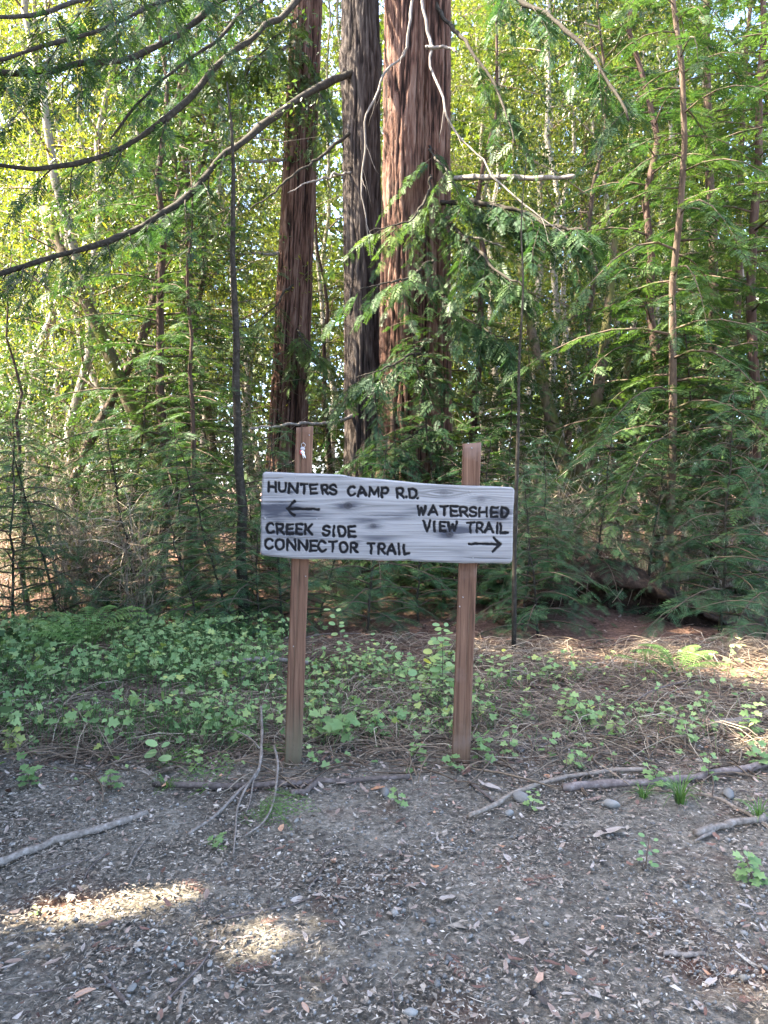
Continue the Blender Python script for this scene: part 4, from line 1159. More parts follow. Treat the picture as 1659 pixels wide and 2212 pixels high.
thicket('oak_low', 'low bushy tanoak', 'low tanoaks in the understorey',
        [(60, 11), (255, 11.8), (480, 11), (1060, 12), (1190, 12.6), (1410, 12.4), (1640, 12), (740, 15)], .6, .85)
thicket('conifer_tall', 'tall young redwood', 'tall young redwoods far back in the thicket',
        [(440, 19), (1200, 16.5), (1560, 17)], .9, 1.2)

# --- low redwood saplings in front of the trunks
SAP = [
 ('sapling', 790, 7.7, .4, .80, 'drooping blue-green sapling between the two sign posts'),
 ('sapling_low', 905, 8.3, 2.0, .9, 'small dark sapling behind the plain post'),
 ('sapling', 1010, 8.8, 1.0, .9, 'shaded sapling filling the gap behind the plain post top'),
 ('sapling', 1165, 7.6, 3.0, .70, 'blue-green sapling reaching out below the plank end'),
 ('sapling', 1290, 8.55, 4.4, .72, 'dense sapling growing on top of the root mound'),
 ('sapling', 1405, 8.7, 5.0, .8, 'wide sapling on the back of the root mound'),
 ('sapling', 1560, 8.0, 2.4, 1.0, 'pale sapling beside the root mound end'),
 ('sapling', 1655, 7.4, 3.5, .85, 'sapling with long sprays near the bleached log'),
 ('sapling', 610, 8.2, 5.6, .9, 'dark sapling just behind the post with keys'),
 ('sapling', 500, 7.9, 1.9, .85, 'wide blue-green sapling at the foot of the half-bare stem'),
 ('sapling_low', 440, 7.6, 3.3, .85, 'low sunlit sapling next to the tall fern clump'),
 ('sapling', 395, 8.7, .2, .9, 'sapling under the leaning mossy trunk'),
 ('sapling', 130, 8.3, 4.1, .9, 'shaded sapling behind the tall fern clump'),
 ('sapling', 20, 7.9, 2.8, .9, 'shaded sapling behind the bramble patch'),
 ('sapling_tall', 250, 9.8, 1.2, .8, 'taller sapling among bare twigs'),
 ('sapling_tall', 545, 9.9, 2.3, .5, 'taller sapling leaning on the slim twin redwood'),
 ('sapling_tall', 870, 9.3, 3.1, .62, 'taller sapling hiding the foot of the thickest redwood'),
 ('sapling_tall', 960, 9.7, .9, .9, 'taller sapling covering the dark side of the thickest redwood'),
 ('sapling_tall', 1090, 9.4, 4.8, .75, 'taller sapling behind the thin bare stem'),
 ('sapling_tall', 1560, 9.3, 2.7, .95, 'taller sapling among ruddy trunks'),
 ('sapling', 1185, 8.5, 2.2, .62, 'dark sapling hiding one end of the root mound'),
 ('sapling_low', 1130, 7.9, 1.2, .95, 'low sapling at the foot of the thin bare stem'),
 ('sapling_low', 560, 7.7, 4.2, .9, 'low shaded sapling beside the foot of the half-bare stem'),
 ('sapling', 300, 8.9, 3.3, 1.0, 'full dark sapling beyond the tall fern clump'),
 ('sapling_low', 690, 8.8, 1.1, .9, 'small sapling behind the plank centre'),
]
for kind, u, Y, rz, s, lab in SAP:
    o = grow(kind, lab, (gx(u, Y), Y), rz, s, 'redwood saplings under the trees', (RAD(RT.uniform(-13, 13)), RAD(RT.uniform(-13, 13))), cat='sapling')
    if 'root mound' in lab and u < 1450: o.location.z += .42

# --- twiggy shrubs of the understorey
SH = {}
def shrub(kind, label, u, Y, rz, s, group):
    x = gx(u, Y); loc = (x, Y, gz(x, Y))
    if kind not in SH:
        p = dict(bare=(201, 2.4, 15, .9, 130, .05, .5), leafy=(202, 2.0, 13, .8, 750, .055, .5), reed=(203, 1.5, 26, .35, 60, .05, .6), tangle=(205, 4.4, 16, 1.5, 160, .05, .55), dense=(204, 3.4, 16, 1.1, 480, .06, .55))[kind]
        st, fo = shrub_parts(*p, side=12 if kind == 'bare' else 18 if kind == 'tangle' else 8)
        t = empty('bare_shrub' if kind in ('bare', 'reed', 'tangle') else 'leafy_shrub', loc, rz); tag(t, label, 'shrub', group); t.scale = (s,) * 3
        st.obj('stems', M_TWIG, t, True, kind='stuff'); fo.obj('leaves', M_BAY, t, kind='stuff'); SH[kind] = t
        return t
    return clone(SH[kind], label, loc, rz, s, group)
SP_ = [(20, 9.4), (110, 10), (190, 9.2), (270, 10.4), (330, 9), (420, 10.4), (520, 9.8), (1100, 10.4), (1210, 10), (1180, 9), (1300, 10.5), (1460, 9.4), (1540, 10.4), (1620, 9.2), (-30, 10.2), (1000, 11), (1380, 9.2)]
for (u, Y), lb in zip(SP_, singled('bare twiggy shrub', SP_)):
    shrub('bare', lb, u, Y, RT.uniform(0, 6), RT.uniform(.75, 1.1), 'bare shrubs in the understorey')
SP_ = [(70, 10.8), (230, 9.6), (300, 11.6), (460, 11.6), (1060, 11.2), (1150, 12.6), (1350, 12.4), (1500, 10.2), (1580, 11.4), (720, 10.6), (1690, 9.8)]
for (u, Y), lb in zip(SP_, singled('small-leaved green shrub', SP_)):
    shrub('leafy', lb, u, Y, RT.uniform(0, 6), RT.uniform(.75, 1.1), 'leafy shrubs in the understorey')
SP_ = [(40, 12.4), (160, 13), (300, 13.4), (420, 14), (1080, 13.6), (1220, 14), (1480, 13), (1620, 13.4), (560, 13.4), (980, 14.4)]
for (u, Y), lb in zip(SP_, singled('tall thin-stemmed shrub', SP_)):
    shrub('dense', lb, u, Y, RT.uniform(0, 6), RT.uniform(.85, 1.2), 'tall shrubs deep in the thicket')
SP_ = [(1155, 9.6), (1215, 9.9), (1180, 10.8), (1010, 9.6), (150, 8.6), (215, 8.8), (300, 8.2)]
for (u, Y), lb in zip(SP_, singled('clump of upright bare stems', SP_)):
    shrub('reed', lb, u, Y, RT.uniform(0, 6), RT.uniform(.8, 1.1), 'clumps of upright bare stems')

# --- woods beyond, read as one mass
def far_woods():
    r = np.random.default_rng(77)
    fo = MB()
    n = 100
    for k in range(n):
        Y = r.uniform(24, 46); x = r.uniform(-.75, .75) * Y; h = r.uniform(13, 23)
        nc = 150; z = r.uniform(.02, 1, nc) ** .9 * h
        rad = 3.0 * np.sqrt(np.clip(1 - (z / h) ** 2, .05, 1)) * r.uniform(.3, 1, nc)
        a = r.uniform(0, 6.28, nc)
        C = np.column_stack([x + rad * np.cos(a), Y + rad * np.sin(a), z + gz(x, Y)])
        per = 13; N = nc * per
        P = np.repeat(C, per, 0) + r.normal(size=(N, 3)) * .4
        M = mats_from(rand_unit(r, N), rand_unit(r, N) + np.array([0, 0, .6]), .44 * r.uniform(.5, 1.2, N))
        fo.scatter(LEAF_WIDE, M, P, r.uniform(.15, .55) + np.repeat(r.normal(size=nc) * .12, per))
    o = fo.obj('distant_woods', M_BAY, kind='stuff')
    tag(o, 'sunlit green woods seen far between the trunks')
far_woods()

# --- unseen redwoods added out of view so their crowns shade the sign and dirt
GAPS = [(375, 1916, .21, .07), (290, 1942, .17, .055), (190, 1968, .12, .035), (110, 1990, .15, .05), (500, 2042, .09, .03), (560, 2012, .13, .04), (645, 1982, .10, .035), (690, 2095, .09, .03), (30, 2072, .12, .05), (20, 1622, .22, .05), (1120, 1800, .12, .03), (430, 2040, .06, .03), (150, 2065, .06, .02), (240, 2040, .05, .02), (760, 2130, .05, .02), (620, 1890, .04, .02), (90, 1930, .06, .02), (880, 2190, .05, .02), (1010, 1835, .05, .015), (700, 2010, .05, .02)]  # sunlit patches on the dirt that the added crowns are cut open for
GP = [(G(u, v), a, b) for u, v, a, b in GAPS]
TS = np.array(TO_SUN)
def lets_light(P):
    """True where a clump stands in the way of the gaps through which sun reaches the dirt"""
    t = P[:, 2] / TS[2]
    q = P - TS * t[:, None]
    m = np.zeros(len(P), bool)
    for g, a, b in GP:
        m |= ((q[:, 0] - g[0]) / (a + .02)) ** 2 + ((q[:, 1] - g[1]) / (b + .02)) ** 2 < 1
    return m
SHADE = [(-4.6, 3.2, 9.5, 2.3), (-6.2, .8, 11, 2.4), (-7.0, 4.7, 12, 2.0), (-8.6, 2.6, 13, 2.7), (-5.2, 5.2, 9, 1.5), (-9.6, -.2, 13, 2.6), (-4.6, -.6, 9, 2.2), (-6.5, 7.1, 18, 2.3), (-8.6, 6.4, 11, 1.9)]
def shade_tree(k, x, y, h, R):
    r = np.random.default_rng(300 + k)
    tr, tw, _ = conifer_parts(300 + k, h, .16, .8, 4, .5, dead=2)
    t = empty('unseen_shade_redwood', (x, y, gz(x, y))); tag(t, 'unseen redwood added to shade the sign and the dirt', 'tree', 'unseen redwoods added for shade')
    tr.obj('trunk', M_REDBARK, t, True)
    n = 3600 if k != 7 else 1900
    z = .9 + (h - .9) * r.uniform(0, 1, n) ** 1.15
    rad = R * np.clip(1 - (z - .9) / (h - .9), .04, 1) ** .7 * np.sqrt(r.uniform(.02, 1, n)); a = r.uniform(0, 6.28, n)
    P = np.column_stack([rad * np.cos(a), rad * np.sin(a), z - .18 * rad])
    W = P + np.array([x, y, gz(x, y)])
    D = nrm(np.column_stack([np.cos(a), np.sin(a), np.full(n, -.35)]) + r.normal(size=(n, 3)) * .35)
    L = .52 * r.uniform(.7, 1.2, n)
    # crowns cut back at the edge of view, so they stay unseen
    inside_ = W[:, 0] < -W[:, 1] * .5 - .45
    keep = np.ones(n, bool)
    for q in (0, .33, .66, 1): keep &= ~lets_light(W + D * (L * q)[:, None])
    keep = (keep | (r.uniform(0, 1, n) < .008)) & inside_
    P, D, L = P[keep], D[keep], L[keep]; n = len(P)
    fo = MB(); put_sprays(fo, r, P, D, L, [spray_proto(40, 4, .20), spray_proto(41, 4, .20)], .4 + r.normal(size=n) * .12, .4)
    fo.obj('crown', M_NEEDLE, t, kind='stuff')
for k, a in enumerate(SHADE): shade_tree(k, *a)
# ------------------------------------------------------------------ the root mound
def root_mound():
    r = np.random.default_rng(61)
    x0, x1, yc = gx(1075, 8.3), gx(1575, 8.3), 8.55
    t = empty('root_mound', ((x0 + x1) / 2, yc, gz((x0 + x1) / 2, yc))); tag(t, 'dark earthy root mound with a hollow under its matted brown edge', 'mound')
    off = np.array(t.location)
    nx, npz = 80, 26
    V = np.zeros((nx, npz, 3))
    for i in range(nx):
        f = i / (nx - 1); x = x0 + (x1 - x0) * f
        h = .60 * (math.sin(math.pi * min(1, f)) ** 1.1) * (1.15 - .35 * f) + .02
        hol = math.exp(-((f - .42) / .27) ** 2)                # how deep the hollow is
        prof = [(.9, -.05), (.7, .35 * h), (.45, .75 * h), (.2, .96 * h), (-.05, h), (-.28, .93 * h), (-.42, .78 * h), (-.46, .68 * h), (-.38, .60 * h),
                (-.30 + .45 * hol, .5 * h), (-.28 + .55 * hol, .3 * h), (-.34 + .45 * hol, .1 * h), (-.42 + .25 * hol, -.04), (-.6, -.12)]
        pr = spline(np.column_stack([np.array(prof), np.zeros(len(prof))]), npz)
        zb = gz(x, yc - .3)
        V[i, :, 0] = x; V[i, :, 1] = yc + pr[:, 0]; V[i, :, 2] = zb + pr[:, 1]
    P = V.reshape(-1, 3)
    n = fbm(P * 5, 4, 5); n2 = fbm(P * 14, 3, 6)
    P = P + np.column_stack([(n - .5) * .2, (fbm(P * 5, 4, 15) - .5) * .28, (n2 - .5) * .12])
    i = np.arange(nx - 1)[:, None] * npz; j = np.arange(npz - 1)[None]
    Q = np.stack([i + j, i + j + 1, i + npz + j + 1, i + npz + j], -1).reshape(-1, 4)
    soil = barkmat('mound_soil', [(.25, (.010, .007, .005)), (.5, (.028, .018, .012)), (.75, (.07, .044, .03))], (20, 20, 20), .9, .02)
    MB().add(P - off, Q).obj('earth', soil, t, True)
    # matted needles and hanging rootlets along the edge
    mt = MB(); m = 2600
    k = r.integers(0, nx * npz, m); k = k[(k % npz > 2) & (k % npz < 10)]
    P0 = P[k] + r.normal(size=(len(k), 3)) * .03
    M = mats_from(rand_unit(r, len(k)) + np.array([.4, -.5, -.4]), rand_unit(r, len(k)) + np.array([0, -.3, .8]), .16 * r.uniform(.5, 1.3, len(k)))
    mt.scatter(SPR_LITE[0], M, P0 - off, np.clip(.22 + r.normal(size=len(k)) * .14, 0, 1))  # dark tint puts the mound's shade into the needle colour
    mt.obj('needle_mat', M_DEADLEAF, t, kind='stuff')
    for q in range(16):
        f = r.uniform(.12, .8); x = x0 + (x1 - x0) * f
        zt = gz(x, yc) + .42 * math.sin(math.pi * f) ** .5; y = yc - .38 + r.uniform(-.05, .1)
        L = r.uniform(.2, .42)
        pts = np.array([(x, y, zt), (x + r.uniform(-.06, .06), y - .03, zt - L * .4), (x + r.uniform(-.12, .12), y + r.uniform(-.05, .05), zt - L)])
        MB().add(*tube(spline(pts, 8) - off, np.linspace(.007, .003, 8) * r.uniform(.6, 1.4), 5), tint=r.uniform(.3, .8)).obj('root', M_TWIG, t, True)
root_mound()

# ------------------------------------------------------------------ ferns
def fern(label, u, v, specs, scale=1., mat=None):
    g = G(u, v); t = empty('fern', g); tag(t, label, 'fern', 'ferns')
    r = np.random.default_rng(int(u))
    for az, L, lift in specs:
        az = RAD(az); d = np.array([math.cos(az), math.sin(az), 0]); sd = np.array([-d[1], d[0], 0])
        n = 22; s = np.linspace(0, 1, n)
        P = d * (L * (.15 + .85 * s[:, None])) * np.sqrt(s)[:, None] + np.array([0, 0, 1.]) * (lift * (1.7 * s - 1.05 * s * s))[:, None]
        mb = MB().add(*tube(P, np.linspace(.004, .0012, n), 4), tint=.3)
        D = nrm(np.gradient(P, axis=0))
        for k in range(5, n):
            f = (k - 4) / (n - 4)
            l = .34 * L * (min(1, f * 4 + .35)) * (1.02 - f) ** .8 + .012
            for e in (1, -1):
                dd = nrm(sd * e + D[k] * .42 + np.array([0, 0, -.18]))
                a = P[k]; up = np.array([0, 0, 1.]) - .3 * d
                # one pinna, cut into lobes on both sides
                m = 7; w = L * .038 * 2
                wv = nrm(np.cross(up, dd))
                pts = [a]; T = []
                c = [a + dd * l * q / m + np.array([0, 0, -.14 * l * (q / m) ** 2]) for q in range(m + 1)]
                V = list(c); 
                for q in range(m):
                    for ee in (1, -1):
                        kk = len(V)
                        V.append((c[q] * .35 + c[q + 1] * .65) + wv * ee * w * .5 * (1 - .8 * q / m))
                        T.append((q, q + 1, kk) if ee < 0 else (q + 1, q, kk))
                mb.add(np.array(V), None, np.array(T), np.clip(.5 + r.normal() * .14, 0, 1))
        mb.obj('frond', mat or M_FERN, t)
    return t
fern('tall fern clump with arching fronds behind the bramble patch', 190, 1428, [(178, .56, .5), (150, .48, .55), (8, .5, .58), (28, .45, .62), (-20, .46, .5), (205, .48, .4), (70, .34, .62), (110, .36, .6), (-60, .34, .5)])
fern('bright low fern in front of the root mound', 1462, 1462, [(172, .34, .30), (150, .28, .34), (12, .33, .28), (-22, .36, .2), (35, .28, .32), (200, .26, .22), (130, .24, .32)])
fern('small pale fern by the mound end', 1390, 1456, [(160, .22, .2), (60, .2, .24), (210, .2, .14)])

LEAF_BR = leaf_proto(.62, .07, -.1)
# ------------------------------------------------------------------ bramble patch and scattered leaves
def inside(P, m=.35):
    return np.abs(P[:, 0]) < P[:, 1] * .5 + m
def ground_leaves(name, label, r, X, Y, hmin, hmax, size, tint, mat=M_IVY, stalk=True, proto=RLEAF, tj=.14):
    n = len(X); Z = terrain(X, Y)
    lift = r.uniform(hmin, hmax, n)
    P = np.column_stack([X, Y, Z + lift])
    a = r.uniform(0, 6.28, n)
    D = np.column_stack([np.cos(a), np.sin(a) - .15, r.normal(size=n) * .25 - .1])
    M = mats_from(D, np.array([0, -.3, 1.]) + r.normal(size=(n, 3)) * .5, size * r.uniform(.55, 1.35, n))
    tt = np.clip(tint + r.normal(size=n) * tj, 0, 1); h = r.uniform(0, 1, n) < .45
    M[h] *= .85
    mb = MB().scatter(proto, M[~h], P[~h], tt[~h]).scatter(LEAF_BR, M[h], P[h], tt[h])
    if stalk:
        t = np.linspace(0, 1, 3)[None, :, None]
        foot = np.column_stack([X + r.normal(size=n) * .04, Y + r.normal(size=n) * .04, Z - .01])
        TP = foot[:, None] * (1 - t) + P[:, None] * t
        TP[:, 1, :2] = TP[:, 1, :2] + r.normal(size=(n, 2)) * .012
        V, Q, k = tubes_many(TP, np.full((n, 3), .0016), 3)
        mb.add(V, Q, None, .15)
    o = mb.obj(name, mat, kind='stuff'); tag(o, label)
    return o
rr = np.random.default_rng(70)
def spread(n, poly_fn, xr, yr):
    X = rr.uniform(*xr, n); Y = rr.uniform(*yr, n)
    k = poly_fn(X, Y) > rr.uniform(0, 1, n)
    return X[k], Y[k]
def patch(X, Y):
    P = np.column_stack([X, Y, 0 * X])
    n = fbm(P * 1.6, 3, 71)
    left = sm(-.25, -.95, X / Y * 4.6 + .25) if False else sm(.02, -.28, (X + .62) / np.maximum(Y, 1) * 4)
    return left * sm(4.12, 4.75, Y + .9 * (n - .5)) * (1 - sm(7.2, 8.2, Y)) * sm(.33, .56, n + .08 * sm(-1, -2, X))
X, Y = spread(11500, patch, (-4.6, -.2), (4.3, 8.2))
ground_leaves('bramble_patch', 'dense patch of green bramble leaves on the ground', rr, X, Y, .04, .26, .048, .48, tj=.22)
X, Y = spread(2600, lambda X, Y: .6 * sm(6.3, 7.3, Y) * (1 - sm(8.5, 9.5, Y)) * sm(-.2, -1.6, X), (-5, 1.6), (6.2, 9.5))
ground_leaves('woodland_leaves', 'small green leaves covering the ground behind the bramble patch', rr, X, Y, .03, .28, .055, .5)
def sparse(X, Y):
    n = fbm(np.column_stack([X, Y, 0 * X]) * 2.1, 3, 72)
    return sm(-.9, -.4, X) * sm(4.25, 4.6, Y) * (1 - sm(5.7, 6.5, Y)) * (.2 + .8 * sm(.45, .58, n)) * (1 - .72 * sm(.35, 1.0, X))
X, Y = spread(8500, sparse, (-1.0, 3.6), (4.2, 7.))
ground_leaves('creeping_leaves', 'scattered bramble leaves creeping through dry stalks', rr, X, Y, .02, .17, .043, .5, tj=.2)
X, Y = spread(420, lambda X, Y: .55 * sm(3.75, 4.35, Y) * (1 - sm(4.5, 4.9, Y)), (-2.6, 2.8), (3.7, 4.8))
ground_leaves('verge_leaves', 'few small green leaves at the edge of the dirt', rr, X, Y, .005, .06, .04, .5, stalk=False)

# ------------------------------------------------------------------ dry stalks, twigs, needles, chips, pebbles
def strew_stalks(name, label, n, xr, yr, fn, Lr, hgt, rad, tint, mat=M_STRAW, seed=1, bend=.18, npt=5):
    r = np.random.default_rng(seed)
    X = r.uniform(*xr, n); Y = r.uniform(*yr, n)
    k = (fn(X, Y) > r.uniform(0, 1, n)) & (np.abs(X) < Y * .5 + .5); X, Y = X[k], Y[k]; n = len(X)
    a = r.uniform(0, 6.28, n); L = r.uniform(*Lr, n)
    s = np.linspace(-.5, .5, npt)[None]
    bx = r.normal(size=n) * bend
    PX = X[:, None] + (np.cos(a)[:, None] * s - np.sin(a)[:, None] * bx[:, None] * (s * s * 4)) * L[:, None]
    PY = Y[:, None] + (np.sin(a)[:, None] * s + np.cos(a)[:, None] * bx[:, None] * (s * s * 4)) * L[:, None]
    h0 = r.uniform(0, hgt, n)[:, None]; tilt = r.normal(size=n)[:, None] * .12
    PZ = terrain(PX, PY) + np.abs(h0 * (1 - s * s * 3) + tilt * s * L[:, None] * (h0 > .012)) + .003
    V, Q, k = tubes_many(np.stack([PX, PY, PZ], -1), rad * r.uniform(.5, 1.5, n)[:, None] * np.interp(np.linspace(0, 4, npt), np.arange(5), [.7, 1, 1, .9, .4])[None], 3)
    o = MB().add(V, Q, None, np.repeat(np.clip(tint + r.normal(size=n) * .22, 0, 1), k)).obj(name, mat, kind='stuff')
    tag(o, label); return o
band = lambda a, b, c, d: (lambda X, Y: sm(a, b, Y) * (1 - sm(c, d, Y)))
strew_stalks('dry_stalks', 'tangle of dry brown stalks around the sign posts', 8000, (-3.2, 3.8), (4.1, 7.2), lambda X, Y: sm(4.1, 4.5, Y) * (1 - sm(6.4, 7.2, Y)) * (.3 + .7 * np.maximum(sm(-1.2, -.2, X), 1 - sm(4.8, 5.4, Y))) * np.maximum(sm(.36, .6, fbm(np.column_stack([X, Y, 0 * X]) * 1.7, 3, 73)), .75 * (1 - sm(4.9, 5.5, Y))), (.12, .6), .15, .0021, .60, seed=2, bend=.08, npt=4)
strew_stalks('dead_twigs', 'fine dead twigs lying through the verge', 3600, (-3, 3.4), (3.7, 7.4), band(3.7, 4.3, 6.8, 7.4), (.12, .6), .06, .0042, .34, mat=M_STRAW, seed=3, bend=.10)
strew_stalks('dirt_twigs', 'tiny twigs strewn over the trampled dirt', 4200, (-2.6, 2.6), (1.7, 4.4), band(1.6, 1.7, 4.2, 4.5), (.015, .075), .004, .0011, .50, mat=M_LITTER, seed=4, bend=.08, npt=3)
strew_stalks('needle_litter', 'fallen brown needles over the trampled dirt', 22000, (-2.7, 2.7), (1.7, 4.7), band(1.6, 1.7, 4.4, 4.7), (.010, .035), .006, .0009, .55, mat=M_LITTER, seed=5, bend=.06, npt=3)

def strew_chips(name, label, n, xr, yr, fn, size, tint, tj, mat, seed, aspect=.45, curl=.15, lift=.004, small=False):
    r = np.random.default_rng(seed)
    X = r.uniform(*xr, n); Y = r.uniform(*yr, n)
    k = (fn(X, Y) > r.uniform(0, 1, n)) & (np.abs(X) < Y * .5 + .5); X, Y = X[k], Y[k]; n = len(X)
    protos = []
    for q in range(4):
        if small:
            o = np.array([[-.5, r.uniform(-.1, .1), 0], [r.uniform(-.2, .2), -.5 * aspect * r.uniform(.6, 1.2), curl * .2], [.5, r.uniform(-.1, .1), curl * .1], [r.uniform(-.2, .2), .5 * aspect * r.uniform(.5, 1.2), curl * .25]])
            protos.append((o, np.array([(0, 1, 2), (0, 2, 3)]), np.zeros(4))); continue
        a = np.linspace(0, 2 * math.pi, 7)[:-1] + r.uniform(-.3, .3, 6)
        rad = r.uniform(.7, 1.1, 6)
        o = np.column_stack([.5 * np.cos(a) * rad, .5 * np.sin(a) * rad * aspect * r.uniform(.5, 1.3), np.zeros(6)])
        o[:, 2] = curl * (o[:, 0] ** 2 * 2 + r.normal(size=6) * .12)
        V = np.vstack([o, [[0, 0, .0]]]); T = np.array([(6, i, (i + 1) % 6) for i in range(6)])
        protos.append((V, T, np.zeros(7)))
    a = r.uniform(0, 6.28, n)
    M = mats_from(np.column_stack([np.cos(a), np.sin(a), r.normal(size=n) * .16]), np.array([0, 0, 1.]) + r.normal(size=(n, 3)) * .28, size * np.exp(r.normal(size=n) * .45))
    P = np.column_stack([X, Y, terrain(X, Y) + lift * r.uniform(.3, 1.6, n)])
    tt = np.clip(tint + r.normal(size=n) * tj, 0, 1)
    mb = MB(); w_ = r.integers(0, 4, n)
    for q in range(4):
        s = w_ == q; mb.scatter(protos[q], M[s], P[s], tt[s])
    o = mb.obj(name, mat, kind='stuff'); tag(o, label); return o
one = lambda X, Y: np.ones(len(X))
drift = lambda X, Y: .3 + .7 * sm(.36, .62, fbm(np.column_stack([X, Y, 0 * X]) * 2.3, 3, 74))
strew_chips('bark_chips', 'small bark chips and leaf crumbs over the dirt', 95000, (-2.7, 2.7), (1.7, 4.7), drift, .0132, .46, .24, M_LITTER, 11, curl=.35, lift=.004, small=True)
strew_chips('pale_chips', 'pale wood chips scattered over the dirt', 2000, (-2.7, 2.7), (1.7, 4.7), one, .016, .80, .14, M_LITTER, 12, aspect=.2, small=True)
strew_chips('red_duff', 'reddish leaf duff beneath the trees', 9000, (-4.5, 4.5), (4.6, 9.5), lambda X, Y: sm(4.6, 5.6, Y) * (1 - sm(8.8, 9.5, Y)), .045, .25, .18, M_DEADLEAF, 13, aspect=.4, lift=.012)
strew_chips('verge_litter', 'dry leaf litter along the verge', 4200, (-3, 3.2), (3.6, 5.8), band(3.6, 4.1, 5.2, 5.8), .038, .55, .22, M_DEADLEAF, 14, aspect=.42, lift=.012)

strew_chips('leaf_crumbs', 'broken dry leaves scattered over the dirt', 3200, (-2.7, 2.7), (1.7, 4.9), lambda X, Y: .35 + .65 * sm(.4, .6, fbm(np.column_stack([X, Y, 0 * X]) * 1.8, 3, 75)), .022, .58, .22, M_DEADLEAF, 15, aspect=.38, curl=.5, lift=.008)

def stone_proto(seed, sub=1):
    import bmesh
    bm = bmesh.new(); bmesh.ops.create_icosphere(bm, subdivisions=sub, radius=.5)
    r = np.random.default_rng(seed)
    V = np.array([v.co[:] for v in bm.verts]); T = np.array([[v.index for v in f.verts] for f in bm.faces]); bm.free()
    V = V * np.array([1, r.uniform(.6, .9), r.uniform(.4, .7)])
    for _ in range(5):                                     # knock flat faces into it
        d = rand_unit(r, 1)[0]; h = r.uniform(.22, .34)
        q = V @ d; V = V - np.outer(np.maximum(q - h, 0) * .85, d)
    V += r.normal(size=V.shape) * .02
    return V, T, np.zeros(len(V))
PEB = [stone_proto(k, 1) for k in range(4)]
def gravel(n, fn, name, label, size, seed, tint=.55):
    r = np.random.default_rng(seed)
    X = r.uniform(-2.7, 2.7, n); Y = r.uniform(1.7, 4.5, n)
    k = (fn(X, Y) > r.uniform(0, 1, n)) & (np.abs(X) < Y * .5 + .4); X, Y = X[k], Y[k]; n = len(X)
    sz = size * np.exp(r.normal(size=n) * .4)
    M = mats_from(rand_unit(r, n) * np.array([1, 1, .3]), rand_unit(r, n) * .4 + np.array([0, 0, 1]), sz)
    P = np.column_stack([X, Y, terrain(X, Y) + sz * .12 + .001])
    mb = MB(); w_ = r.integers(0, 4, n)
    for q in range(4):
        s = w_ == q; mb.scatter(PEB[q], M[s], P[s], np.clip(tint + r.normal(size=s.sum()) * .2, 0, 1))
    o = mb.obj(name, M_STONE, kind='stuff'); tag(o, label)
def gravelly(X, Y):
    n = fbm(np.column_stack([X, Y, 0 * X]) * 1.5, 3, 91)
    g1 = np.exp(-((X - .95) / .75) ** 2 - ((Y - 2.45) / .45) ** 2)
    g2 = np.exp(-((X - .15) / .45) ** 2 - ((Y - 2.9) / .5) ** 2) * .6
    g3 = np.exp(-((X + .75) / .6) ** 2 - ((Y - 2.45) / .4) ** 2) * .45
    return np.clip(.10 + 1.3 * (g1 + g2 + g3) * sm(.3, .6, n), 0, 1)
gravel(26000, gravelly, 'gravel', 'patch of small grey gravel in the dirt', .0118, 21)

# ------------------------------------------------------------------ stones one can pick out
SM = []
for k in range(5):
    V, T, C = stone_proto(50 + k, 2)
    SM.append(MB().add(V, None, T, .5).mesh('stone', M_STONE))
STONES = [
 (832, 1716, 26, .62, 'upright blue-grey stone before the crooked stick between the posts'),
 (1125, 1728, 40, .72, 'rounded grey stone lying on the end of the pale crooked stick'),
 (1320, 1743, 36, .95, 'pale three-cornered stone below the long smooth pole'),
 (1100, 1760, 26, .8, 'pale stone beside a yellowing leaf below the crooked stick'),
 (886, 2192, 36, .98, 'pale bluish stone at the bottom edge of the dirt'),
 (284, 2140, 28, .6, 'smooth grey stone next to the short broken stick'),
 (454, 2084, 18, .85, 'tan stone at the upper tip of the grey straight twig'),
 (482, 2030, 16, .7, 'grey stone just outside the sunlit dirt'),
 (347, 2016, 18, .8, 'pale stone between two patches of sun'),
 (373, 2040, 13, .9, 'small cream stone beside the pale stone between the sun patches'),
 (1179, 1999, 22, .85, 'pale round stone in the middle of the gravel'),
 (1016, 2025, 18, .7, 'grey stone leaning on dark bark in the gravel'),
 (1573, 1680 + 40, 34, .6, 'grey stone under the smooth pole beside the grass tuft'),
 (840, 1958, 14, .7, 'small grey stone above the gravel'),
 (640, 1775, 15, .85, 'small pale stone near the fallen green spray'),
 (366, 2120, 16, .9, 'flat white stone on the dirt near the bottom'),
 (1000, 1962, 15, .8, 'cream pebble below the torn pale leaf'),
 (1440, 2120, 15, .75, 'grey pebble near the short grey stick'),
]
r_ = random.Random(5)
for k, (u, v, wpx, tn, lab) in enumerate(STONES):
    g = G(u, v); d = wpx * g[1] / FPX
    o = bpy.data.objects.new('stone', SM[k % 5]); COL.objects.link(o)
    me = SM[k % 5].copy(); a = me.attributes['tint']; a.data.foreach_set('value', np.full(len(me.vertices), tn * .8, np.float32)); o.data = me
    o.location = (g[0], g[1], g[2] + d * .18); o.scale = (d * 1.1, d * .9, d * (1.0 if k < 4 else .8)); o.rotation_euler = (r_.uniform(-.3, .3), r_.uniform(-.3, .3), r_.uniform(0, 6))
    tag(o, lab, 'stone', 'stones on the dirt')

